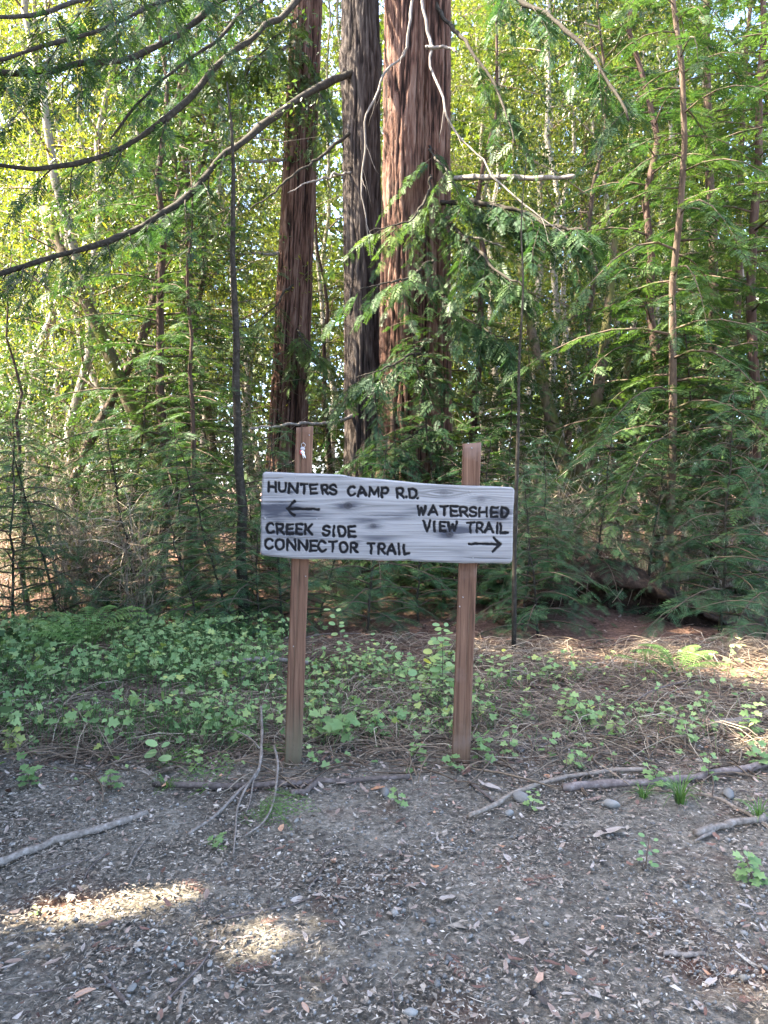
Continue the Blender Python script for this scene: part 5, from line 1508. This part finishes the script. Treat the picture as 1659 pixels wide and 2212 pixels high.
# ------------------------------------------------------------------ sticks
def stick(label, pts, wpx, mat, seed, w1=.6, tint=.5, name='stick', lift=0., side=(), rough=.2, cat='stick'):
    """pts: photograph points lying on the ground, with an optional height"""
    P = []
    for p in pts:
        g = G(p[0], p[1]); h = p[2] if len(p) > 2 else 0.
        if h:
            g = at(p[0], p[1], p[3]) if len(p) > 3 else g + np.array([0, 0, h])
        P.append(g)
    P = np.array(P)
    r0 = wpx * .86 * P[0, 1] / FPX / 2
    n = max(14, 6 * len(pts))
    S = spline(P, n)
    rng = np.random.default_rng(seed)
    S[:, 2] += r0 * .75 + lift + (fbm(np.column_stack([np.arange(n) * .3, np.full(n, seed), np.zeros(n)]), 2, seed) - .5) * r0 * 1.1
    S[:, :2] += (np.stack([fbm(np.column_stack([np.arange(n) * .35, np.full(n, seed + q), np.zeros(n)]), 2, seed + q) for q in (1, 2)], -1) - .5) * r0 * 1.4
    base = S[0].copy()
    R = r0 * np.linspace(1, w1, n) * (1 + .4 * (vnoise(np.column_stack([np.arange(n) * .8, np.full(n, seed * 3.), np.zeros(n)]), seed) - .3))
    o = MB().add(*tube(S - base, R, 9, rough, seed), tint=tint).obj(name, mat, None, True)
    o.location = base; tag(o, label, cat, 'sticks on the ground')
    for sp in side:
        sp_ = np.array([G(p[0], p[1]) + np.array([0, 0, (p[2] if len(p) > 2 else 0.) + r0 * .7]) for p in sp])
        q = spline(sp_, 12)
        MB().add(*tube(q - base, np.linspace(r0 * .8, r0 * .3, 12), 6, .1, seed + 5), tint=tint).obj('side_twig', mat, o, True)
    return o
M_PALESTICK = barkmat('pale_stick', [(.2, (.06, .048, .038)), (.5, (.155, .130, .105)), (.8, (.30, .262, .222))], (40, 40, 40), .4, .004)
M_TANSTICK = barkmat('tan_stick', [(.2, (.085, .065, .048)), (.5, (.18, .145, .11)), (.8, (.30, .255, .205))], (40, 40, 40), .35, .004)
M_DARKSTICK = barkmat('dark_stick', [(.2, (.035, .027, .022)), (.5, (.095, .075, .062)), (.8, (.19, .16, .14))], (40, 40, 40), .5, .004)
M_POLE = barkmat('smooth_pole', [(.2, (.055, .042, .036)), (.5, (.125, .099, .086)), (.8, (.25, .215, .19))], (30, 30, 30), .3, .003)
stick('thick pale log on the bare dirt, broken at both ends', [(-60, 1895), (30, 1856), (120, 1824), (220, 1792), (322, 1758)], 22, M_PALESTICK, 1, .8, name='log', cat='log')
stick('long smooth brown pole lying below the plain post', [(1214, 1710), (1320, 1703), (1430, 1697), (1540, 1683), (1680, 1660)], 17, M_POLE, 2, 1.15, name='pole', cat='pole', lift=.018)
stick('pale crooked stick leading up to the smooth pole', [(1014, 1773), (1085, 1735), (1130, 1714), (1205, 1690), (1290, 1675), (1400, 1668)], 11, M_TANSTICK, 3, 1.1, lift=.012)
stick('long crooked stick lying at the foot of both posts', [(330, 1694), (430, 1702), (520, 1700), (640, 1697), (760, 1690), (885, 1683)], 15, M_DARKSTICK, 4, .8)
stick('short dark stick propped against the long crooked one', [(626, 1722), (660, 1712), (692, 1692)], 15, M_DARKSTICK, 5, .9)
stick('dark stick beside the foot of the plain post', [(1012, 1690), (1040, 1712), (1066, 1732)], 9, M_DARKSTICK, 6, .7)
stick('grey broken stick at the edge of the grass tuft', [(1505, 1812), (1560, 1790), (1600, 1784), (1655, 1776)], 17, M_PALESTICK, 7, 1., lift=.01, side=[[(1540, 1800), (1500, 1822)]])
stick('tan slim stick slanting under the smooth pole', [(1512, 1716), (1560, 1732), (1605, 1755), (1670, 1795)], 9, M_TANSTICK, 8, .9)
stick('bleached log half sunk in dry stalks', [(1530, 1580), (1590, 1566), (1680, 1546)], 24, M_PALESTICK, 9, 1., name='log', cat='log')
stick('bleached branch beside the half sunk log', [(1600, 1582), (1640, 1588), (1690, 1602)], 12, M_PALESTICK, 10, .8)
stick('long thin branch arching over the dry stalks', [(1100, 1624), (1190, 1596), (1300, 1566), (1400, 1538, .12), (1480, 1510, .12)], 7, M_DARKSTICK, 11, .5)
stick('thin forked branch above the crooked stick', [(1105, 1622), (1180, 1608), (1260, 1590), (1340, 1588)], 8, M_DARKSTICK, 12, .5, side=[[(1200, 1604), (1260, 1570, .03), (1300, 1556, .05)]])
stick('tan arched stalk above the smooth pole', [(1240, 1660), (1330, 1622), (1420, 1600), (1500, 1590)], 6, M_TANSTICK, 13, .5)
stick('weathered branch lying in the bramble leaves', [(460, 1478, .14), (520, 1471, .14), (600, 1462, .12), (665, 1463, .1)], 12, M_PALESTICK, 14, .8)
stick('thin branch leaning out of the brambles', [(520, 1500, .1), (600, 1448, .16), (680, 1425, .2), (780, 1420, .2)], 5, M_DARKSTICK, 15, .4)
stick('grey straight twig across the lit dirt', [(357, 2168), (400, 2122), (440, 2080), (462, 2040), (466, 2010)], 8, M_DARKSTICK, 16, .6)
stick('short broken stick pointing at the smooth grey stone', [(226, 2112), (250, 2140), (271, 2166)], 9, M_DARKSTICK, 17, 1.2)
stick('yellowed splinter standing by the bottom edge', [(386, 2190), (392, 2162), (400, 2142)], 12, M_TANSTICK, 18, .8)
stick('long bent twig above the sunlit dirt', [(458, 1990), (500, 1983), (570, 1968), (640, 1952), (705, 1925)], 6, M_DARKSTICK, 19, .7, side=[[(460, 1990), (440, 1965), (438, 1940)]])
stick('short grey stick on the gravel', [(1432, 2060), (1475, 2064), (1525, 2064)], 13, M_PALESTICK, 20, .9)
stick('thin brown twig running down the gravel', [(835, 2096), (846, 2130), (850, 2170), (852, 2215)], 5, M_DARKSTICK, 21, .9)
stick('dark crooked twig beside the gravel', [(1060, 2040), (1095, 2075), (1128, 2095)], 7, M_DARKSTICK, 22, .6)
stick('slim twig pointing down into the gravel', [(1135, 2000), (1150, 2060), (1166, 2120), (1178, 2160)], 5, M_DARKSTICK, 23, .6)
stick('bent twig in the middle of the dirt', [(663, 1925), (690, 1890), (700, 1860), (688, 1835), (680, 1825)], 5, M_DARKSTICK, 24, .7, side=[[(690, 1835), (700, 1815), (706, 1795)]])
stick('forked dry root near the bent twig', [(700, 1850), (720, 1836), (745, 1828)], 8, M_DARKSTICK, 25, .5)
stick('pale twig with a broken head beside the pale log', [(278, 1876), (292, 1848), (306, 1826), (326, 1800)], 6, M_PALESTICK, 26, .5)
stick('thin stick over the dirt behind the pale log', [(80, 1890), (150, 1868), (190, 1860)], 7, M_DARKSTICK, 27, .5)
stick('dark thin twig near the corner of the dirt', [(0, 2150), (120, 2140), (240, 2125), (335, 2095)], 5, M_DARKSTICK, 28, .6)
stick('slanting grey twig at the edge of the first sun patch', [(180, 1900), (200, 1870), (232, 1842)], 6, M_DARKSTICK, 29, .6)
# the forked fallen branch with its green spray
fb = stick('fallen forked branch with pale bare ends and a green spray', [(565, 1600, .20), (566, 1645, .12), (556, 1688, .05), (515, 1722, .02), (470, 1760), (405, 1806)], 7, M_PALESTICK, 31, .8, name='fallen_branch', cat='branch')
off = np.array(fb.location)
def add_fork(pts, w0):
    P = np.array([G(p[0], p[1]) + np.array([0, 0, (p[2] if len(p) > 2 else 0) + .012]) for p in pts])
    MB().add(*tube(spline(P, 18) - off, np.linspace(w0, w0 * .6, 18) * P[0, 1] / FPX / 2 * .7, 7, .1, 3)).obj('side_branch', M_PALESTICK, fb, True)
add_fork([(556, 1690, .05), (528, 1722, .02), (512, 1755), (509, 1800), (504, 1850)], 8)
add_fork([(592, 1655, .10), (600, 1680, .06), (592, 1740, .02), (570, 1780), (528, 1812)], 8)
add_fork([(560, 1660, .1), (540, 1645, .12), (505, 1632, .14)], 6)
add_fork([(548, 1700, .03), (540, 1735), (532, 1760)], 6)
def fallen_sprays(r, spots, tint):
    fo = MB()
    for u, v, az, L, h in spots:
        g = G(u, v) + np.array([0, 0, h]); a = RAD(az)
        P = np.array([g - off]); D = np.array([[math.cos(a), math.sin(a), -.15]])
        put_sprays(fo, r, P, D, np.array([L * 1.25]), SPR_FINE, np.array([tint + r.normal() * .1]), .35)
    fo.obj('spray', M_FERN, fb, kind='stuff')
fallen_sprays(np.random.default_rng(5), [(560, 1735, -40, .22, .03), (575, 1745, -70, .2, .03), (590, 1740, -20, .2, .03), (570, 1725, 10, .2, .05), (555, 1750, -110, .17, .02), (600, 1760, -50, .15, .02), (585, 1730, -95, .2, .04), (440, 1660, 160, .3, .08), (460, 1640, 200, .3, .1), (500, 1650, 100, .26, .1), (520, 1670, 190, .26, .06), (480, 1690, 230, .24, .04), (420, 1600, 40, .3, .12), (400, 1690, 215, .22, .03), (545, 1620, 150, .28, .16), (540, 1650, 30, .24, .1)], .45)
# splintered stump of the crooked stick
g = G(325, 1695); sp = empty('splintered_stub', g); tag(sp, 'splintered pale stub at the end of the crooked stick', 'splinters')
rs = np.random.default_rng(8)
for k in range(11):
    a = rs.uniform(1.6, 4.2); L = rs.uniform(.05, .13)
    P = np.array([(.03, 0, .01), (.03 + math.cos(a) * L * .5, math.sin(a) * L * .2, .02 + L * .4), (.03 + math.cos(a) * L, math.sin(a) * L * .3, .02 + L * rs.uniform(.3, .9))])
    MB().add(*tube(spline(P, 5), np.linspace(.007, .001, 5), 4), tint=.9).obj('splinter', M_TANSTICK, sp)

# ------------------------------------------------------------------ single fallen leaves, fronds and the cone
def deadleaf_mesh(seed, tint, wd):
    r = np.random.default_rng(seed)
    s = np.linspace(0, 1, 7); w = wd * np.sin(np.pi * np.clip(s * .96 + .02, 0, 1)) ** .8
    c = np.column_stack([s - .5, .06 * np.sin(s * 3 + seed), .10 * (s - .5) ** 2 + .02 * r.normal(size=7)])
    up = np.column_stack([np.zeros(7), w, .28 * w]); dn = np.column_stack([np.zeros(7), -w, .22 * w])
    V = np.vstack([c, c + up, c + dn]); Q = []
    for i in range(6):
        Q += [(i, i + 1, 7 + i + 1, 7 + i), (i + 1, i, 14 + i, 14 + i + 1)]
    return MB().add(V, Q, None, np.clip(tint + np.r_[np.full(7, -.06), np.zeros(14)], 0, 1)).mesh('fallen_leaf', M_DEADLEAF)
DL = [deadleaf_mesh(k, t, wd) for k, (t, wd) in enumerate([(.3, .14), (.55, .16), (.75, .13), (.85, .18), (.62, .12), (.97, .15), (.42, .2), (.8, .11)])]
def fallen_leaf(u, v, lpx, ang, k, label=None):
    g = G(u, v); L = lpx * g[1] / FPX
    o = bpy.data.objects.new('fallen_leaf', DL[k]); COL.objects.link(o)
    o.location = (g[0], g[1], g[2] + .006); o.scale = (L, L, L); o.rotation_euler = (r_.uniform(-.25, .25), r_.uniform(-.2, .2), RAD(ang))
    tag(o, label or 'dry fallen leaf lying on the dark dirt', 'leaf', 'fallen leaves on the dirt')
for a in [(660, 2180, 40, 110, 5, 'small orange leaf standing out near the bottom edge'), (175, 2152, 64, 10, 5, 'long orange-brown leaf beside the short broken stick'), (366, 1932, 44, 160, 2, 'golden leaf lying in the brightest sun patch'),
          (797, 2150, 34, 95, 3, 'pale oval leaf at the edge of the gravel'), (866, 1776, 44, 60, 0, 'pinkish torn leaf in the middle of the dirt'), (1060, 1700, 55, -40, 3, 'long pale green-grey leaf beside the plain post foot'),
          (1310, 1800, 90, 12, 3, 'broad curled pale leaf below the three-cornered stone'), (965, 1942, 60, 40, 3, 'torn white leaf on the dirt'), (525, 2028, 44, 20, 2, 'curled grey leaf below the long bent twig'), (640, 1945, 46, 60, 3, 'crumpled pale leaf under the bent twig'),
          (1280, 2150, 40, -50, 3, 'pale leaf with a yellow tip near the dark cone'), (1507, 2175, 46, 95, 3, 'pale upright leaf near the lower corner'), (1225, 2150, 36, 10, 3, 'pale round leaf left of the yellow tipped one'.replace('left of', 'next to'))]:
    fallen_leaf(*a)
for k in range(150):
    v = 1700 + 500 * r_.random() ** 1.2; u = r_.uniform(-20, 1680)
    fallen_leaf(u, v, r_.uniform(16, 42) * (.7 + .5 * (v - 1700) / 500), r_.uniform(0, 360), r_.choice([0, 0, 1, 1, 2, 4, 4, 6, 7, 3]))
def frond(u, v, lpx, ang, label):
    g = G(u, v); L = lpx * g[1] / FPX
    V, T, C = SPR[int(u) % 3]
    V = V.copy(); V[:, 2] *= .25; V[:, 1] *= .8
    m = MB().add(V, None, T, np.clip(.30 + C, 0, 1)).mesh('fallen_frond', M_DEADLEAF)
    o = bpy.data.objects.new('fallen_frond', m); COL.objects.link(o)
    o.location = (g[0], g[1], g[2] + .008); o.scale = (L,) * 3; o.rotation_euler = (0, .05, RAD(ang)); tag(o, label, 'frond', 'dead redwood fronds')
for a in [(395, 1900, 80, -40, 'rust-brown dead frond at the rim of the brightest sun patch'), (215, 2060, 60, 30, 'dark rusty frond between sun patches'), (395, 2085, 55, 15, 'rusty frond above the straight grey twig'), (500, 2105, 95, 30, 'tan dead frond in the second sun patch'), (965, 2060, 90, -70, 'brown frond hanging over the gravel'),
          (1150, 1900, 60, 20, 'brown frond over the bare dirt'), (1560, 2095, 70, 5, 'grey-pink frond on the gravel edge'), (1590, 2165, 60, 12, 'tattered frond in the lower corner'), (690, 2130, 70, 60, 'reddish frond in the lowest sun patch'), (560, 2000, 60, 40, 'short dead frond beside the bent twig')]:
    frond(*a)
def cone():
    g = G(1151, 2152); r = .011
    t = empty('redwood_cone', (g[0], g[1], g[2] + r)); tag(t, 'small round black cone on the dirt', 'cone', None)
    m, tt, b = newmat('cone_black'); b.inputs['Base Color'].default_value = (.012, .009, .008, 1); b.inputs['Roughness'].default_value = .8
    V, T, C = stone_proto(3, 2); V = nrm(V) * r * .85
    MB().add(V, None, T).obj('core', m, t, True)
    for k in range(22):
        z = 1 - 2 * (k + .5) / 22; a = k * 2.4; q = math.sqrt(1 - z * z)
        d = np.array([q * math.cos(a), q * math.sin(a), z]); s = nrm(np.cross(d, [.1, .2, 1])); u_ = np.cross(d, s)
        c = d * r; e = .0036
        V = [c + s * e, c + u_ * e * .6, c - s * e, c - u_ * e * .6, c + d * .0018]
        MB().add(V, None, [(0, 1, 4), (1, 2, 4), (2, 3, 4), (3, 0, 4)]).obj('scale', m, t)
cone()

# ------------------------------------------------------------------ upright shoots, weeds and grass tufts
LM = {}
def leaf_mesh(kind):
    if kind not in LM:
        V, T, C = RLEAF if kind[0] == 'r' else leaf_proto(.55, .06)
        if kind[0] == 'o':
            a = np.linspace(0, 2 * math.pi, 9)[:-1]
            V = np.vstack([np.column_stack([.5 - .5 * np.cos(a), .40 * np.sin(a), .06 * np.abs(np.sin(a))]), [[.5, 0, 0]]]); T = np.array([(8, i, (i + 1) % 8) for i in range(8)]); C = np.zeros(9)
        LM[kind] = MB().add(V, None, T, np.clip(float(kind[1:]) + C, 0, 1)).mesh('leaf', M_SHOOT if kind[0] == 'o' else M_IVY)
    return LM[kind]
def shoot(label, u, v, h, lean, nleaf, size, kind, seed, name='leafy_shoot', group='leafy shoots on the verge', tints=(.3, .5, .7), low=.25, wob=.05):
    r = np.random.default_rng(seed); g = G(u, v)
    t = empty(name, g); tag(t, label, 'plant', group)
    s = np.linspace(0, 1, 9)[:, None]
    P = np.array([0, 0, 1.]) * h * s + np.array([lean, r.uniform(-.06, .06), 0]) * s ** 1.6 + np.cumsum(r.normal(size=(9, 3)), 0) * wob * h * .12 * s
    P[0, 2] = -.03
    MB().add(*tube(P, np.linspace(.0032, .0012, 9), 5), tint=.35).obj('stem', M_TWIG, t, True)
    for k in range(nleaf):
        q = low + (1 - low) * (k + r.uniform(0, .8)) / nleaf; q = min(q, .999)
        i = int(q * 8); p = P[i] + (P[i + 1] - P[i]) * (q * 8 - i)
        a = k * 2.4 + r.uniform(-.4, .4); d = np.array([math.cos(a), math.sin(a), r.uniform(-.25, .35)])
        L = size * r.uniform(.65, 1.25) * (1.1 - .35 * q)
        M = mats_from(np.array([d]), np.array([[0, -.45, 1.]]) + r.normal(size=(1, 3)) * .25, [L])[0]
        o = bpy.data.objects.new('leaf', leaf_mesh(kind + str(r.choice(tints)))); COL.objects.link(o); o.parent = t
        m4 = Matrix([[*M[0], p[0] + d[0] * .018], [*M[1], p[1] + d[1] * .018], [*M[2], p[2] + d[2] * .018], [0, 0, 0, 1]])
        o.matrix_basis = m4
    return t
shoot('tall thin shoot with round pale leaves between the posts', 752, 1490, .62, -.12, 18, .056, 'o', 1, tints=(.55, .75, .75), low=.3)
shoot('second thin shoot with small lit leaves between the posts', 790, 1470, .36, .05, 12, .05, 'o', 2, tints=(.55, .9))
shoot('bushy pale-leaved shoot touching the plain post', 925, 1500, .46, .10, 30, .068, 'o', 3, tints=(.55, .75, .95), low=.15)
shoot('pale-leaved shoot beside the bushy one', 955, 1510, .50, .02, 26, .064, 'o', 4, tints=(.55, .75, .75))
shoot('leaning shoot with long pale leaves before the plain post', 895, 1520, .36, -.16, 20, .062, 'o', 5, tints=(.4, .6, .75))
shoot('yellowing shoot on the far side of the plain post', 1062, 1480, .26, .06, 9, .06, 'o', 6, tints=(.75, .95))
shoot('low plant with big round leaves by the post with keys', 728, 1620, .22, .05, 11, .10, 'r', 7, tints=(.3, .4, .55), low=.3)
shoot('broad-leaved plant close behind the post with keys', 700, 1600, .20, -.02, 9, .085, 'r', 8, tints=(.35, .5, .6))
shoot('clump of round leaves wrapped around the plain post foot', 1040, 1655, .16, .03, 12, .06, 'r', 9, tints=(.35, .5, .6))
shoot('small plant in front of the plain post foot', 985, 1668, .08, -.02, 6, .05, 'r', 10, tints=(.3, .45))
shoot('bright leafy clump in the open verge', 1215, 1560, .22, .03, 20, .055, 'r', 11, tints=(.5, .7, .8), low=.1)
shoot('second bright leafy clump in the open verge', 1270, 1575, .2, -.03, 16, .055, 'r', 12, tints=(.5, .7, .8), low=.1)
shoot('light green shoot above the pale crooked stick', 1330, 1600, .2, .02, 12, .05, 'r', 13, tints=(.7, .8))
shoot('light green shoot beyond the smooth pole', 1480, 1620, .24, .03, 12, .055, 'r', 14, tints=(.5, .75))
shoot('tall drooping shoot near the mound end', 1570, 1480, .34, .1, 12, .06, 'r', 15, tints=(.6, .8))
shoot('leafy shoot beside the half sunk log', 1620, 1600, .22, .0, 14, .07, 'r', 16, tints=(.35, .5))
shoot('trailing bramble creeping onto the bare dirt', 1625, 1900, .09, -.02, 14, .05, 'r', 17, tints=(.4, .5, .65), low=.0)
shoot('small sprig at the near edge of the smooth pole', 1395, 1880, .14, .01, 10, .028, 'o', 18, tints=(.3, .5), low=.1)
shoot('small weed beside the rounded grey stone', 1150, 1745, .09, .01, 12, .034, 'r', 19, tints=(.5, .65), low=.0)
shoot('small weed with two pale leaves in the middle of the verge', 860, 1740, .1, -.01, 8, .04, 'r', 20, tints=(.5, .7), low=.1)
shoot('dark green leaf sprig lying on the dirt', 465, 1826, .03, .0, 6, .05, 'r', 21, tints=(.3,), low=.0)
shoot('small round-leaved plant on the dirt behind the pale log', 240, 1705, .10, .0, 9, .055, 'r', 22, tints=(.3, .4), low=.1)
shoot('low plant at the corner of the bramble patch', 60, 1700, .10, .0, 11, .06, 'r', 23, tints=(.3, .4), low=.1)
shoot('yellow-green sunlit weed beside the bramble patch', 30, 1622, .14, .0, 14, .06, 'r', 24, tints=(.8, .95), low=.0)
shoot('tiny green sprig in the first sun patch', 88, 1975, .035, .0, 7, .022, 'o', 25, tints=(.6, .75), low=.0)
shoot('small weed beside the long crooked stick', 420, 1665, .14, .0, 12, .045, 'r', 26, tints=(.6, .75), low=.0)
shoot('long-leaved shoot on the near side of the brambles', 330, 1665, .15, .05, 5, .10, 'o', 27, tints=(.6, .75), low=.4)
shoot('upright young shoot at the near edge of the brambles', 480, 1600, .28, .02, 22, .035, 'o', 28, tints=(.4, .55), low=.0)
shoot('second upright young shoot at the near edge of the brambles', 560, 1575, .26, .03, 22, .035, 'o', 29, tints=(.4, .55), low=.0)
SPRIG = ['beside the foot of the plain post', 'on the thin forked branch', 'behind the light green shoots', 'beyond the arched tan stalk', 'near the half sunk log', 'midway between both posts', 'nearest the plain post, between the posts', 'behind the big round leaves', 'beyond the plain post', 'over the pale crooked stick', 'on the smooth pole', 'by the largest grass tuft', 'below the half sunk log', 'close to the post with keys', 'in front of the plain post']
for k, (u, v) in enumerate([(1100, 1640), (1180, 1640), (1390, 1560), (1440, 1560), (1520, 1540), (820, 1600), (880, 1580), (770, 1560), (1120, 1560), (1240, 1660), (1420, 1700), (1530, 1690), (1640, 1660), (690, 1660), (900, 1640)]):
    shoot('small bramble sprig ' + SPRIG[k], u, v, r_.uniform(.1, .22), r_.uniform(-.05, .05), r_.randint(7, 12), r_.uniform(.04, .06), 'r', 40 + k, name='bramble_sprig', group='bramble sprigs among dry stalks', tints=(.35, .5, .65), low=.1)

def tuft(label, u, v, n, L, seed, spreadr=.03):
    r = np.random.default_rng(seed); g = G(u, v)
    a = r.uniform(0, 6.28, n); ln = L * r.uniform(.5, 1.15, n); out = r.uniform(.2, .95, n)
    mb = MB(); s = np.linspace(0, 1, 6)
    for k in range(n):
        d = np.array([math.cos(a[k]), math.sin(a[k]), 0]); sd = np.array([-d[1], d[0], 0])
        P = d * (r.uniform(0, spreadr) + out[k] * ln[k] * s[:, None] ** 1.5) + np.array([0, 0, 1.]) * (ln[k] * (1.1 * s - (.35 + .55 * out[k]) * s * s))[:, None]
        w_ = (.0032 * (1 - s ** 2) + .0003)[:, None]
        V = np.vstack([P + sd * w_, P - sd * w_, P + np.array([0, 0, -.0008])])
        Q = [(i, i + 1, 12 + i + 1, 12 + i) for i in range(5)] + [(12 + i, 12 + i + 1, 6 + i + 1, 6 + i) for i in range(5)]
        mb.add(V, Q, None, np.clip(r.uniform(.2, .9), 0, 1))
    o = mb.obj('grass_tuft', M_GRASS); o.location = g; tag(o, label, 'grass', 'grass tufts at the verge'); return o
tuft('largest grass tuft drooping in front of the smooth pole', 1470, 1735, 46, .24, 1)
tuft('short grass tuft at the end of the grey broken stick', 1640, 1770, 26, .16, 2)
tuft('small grass tuft below the smooth pole', 1390, 1725, 24, .12, 3)
tuft('thin grass tuft near the splintered stub', 360, 1700, 16, .12, 4)
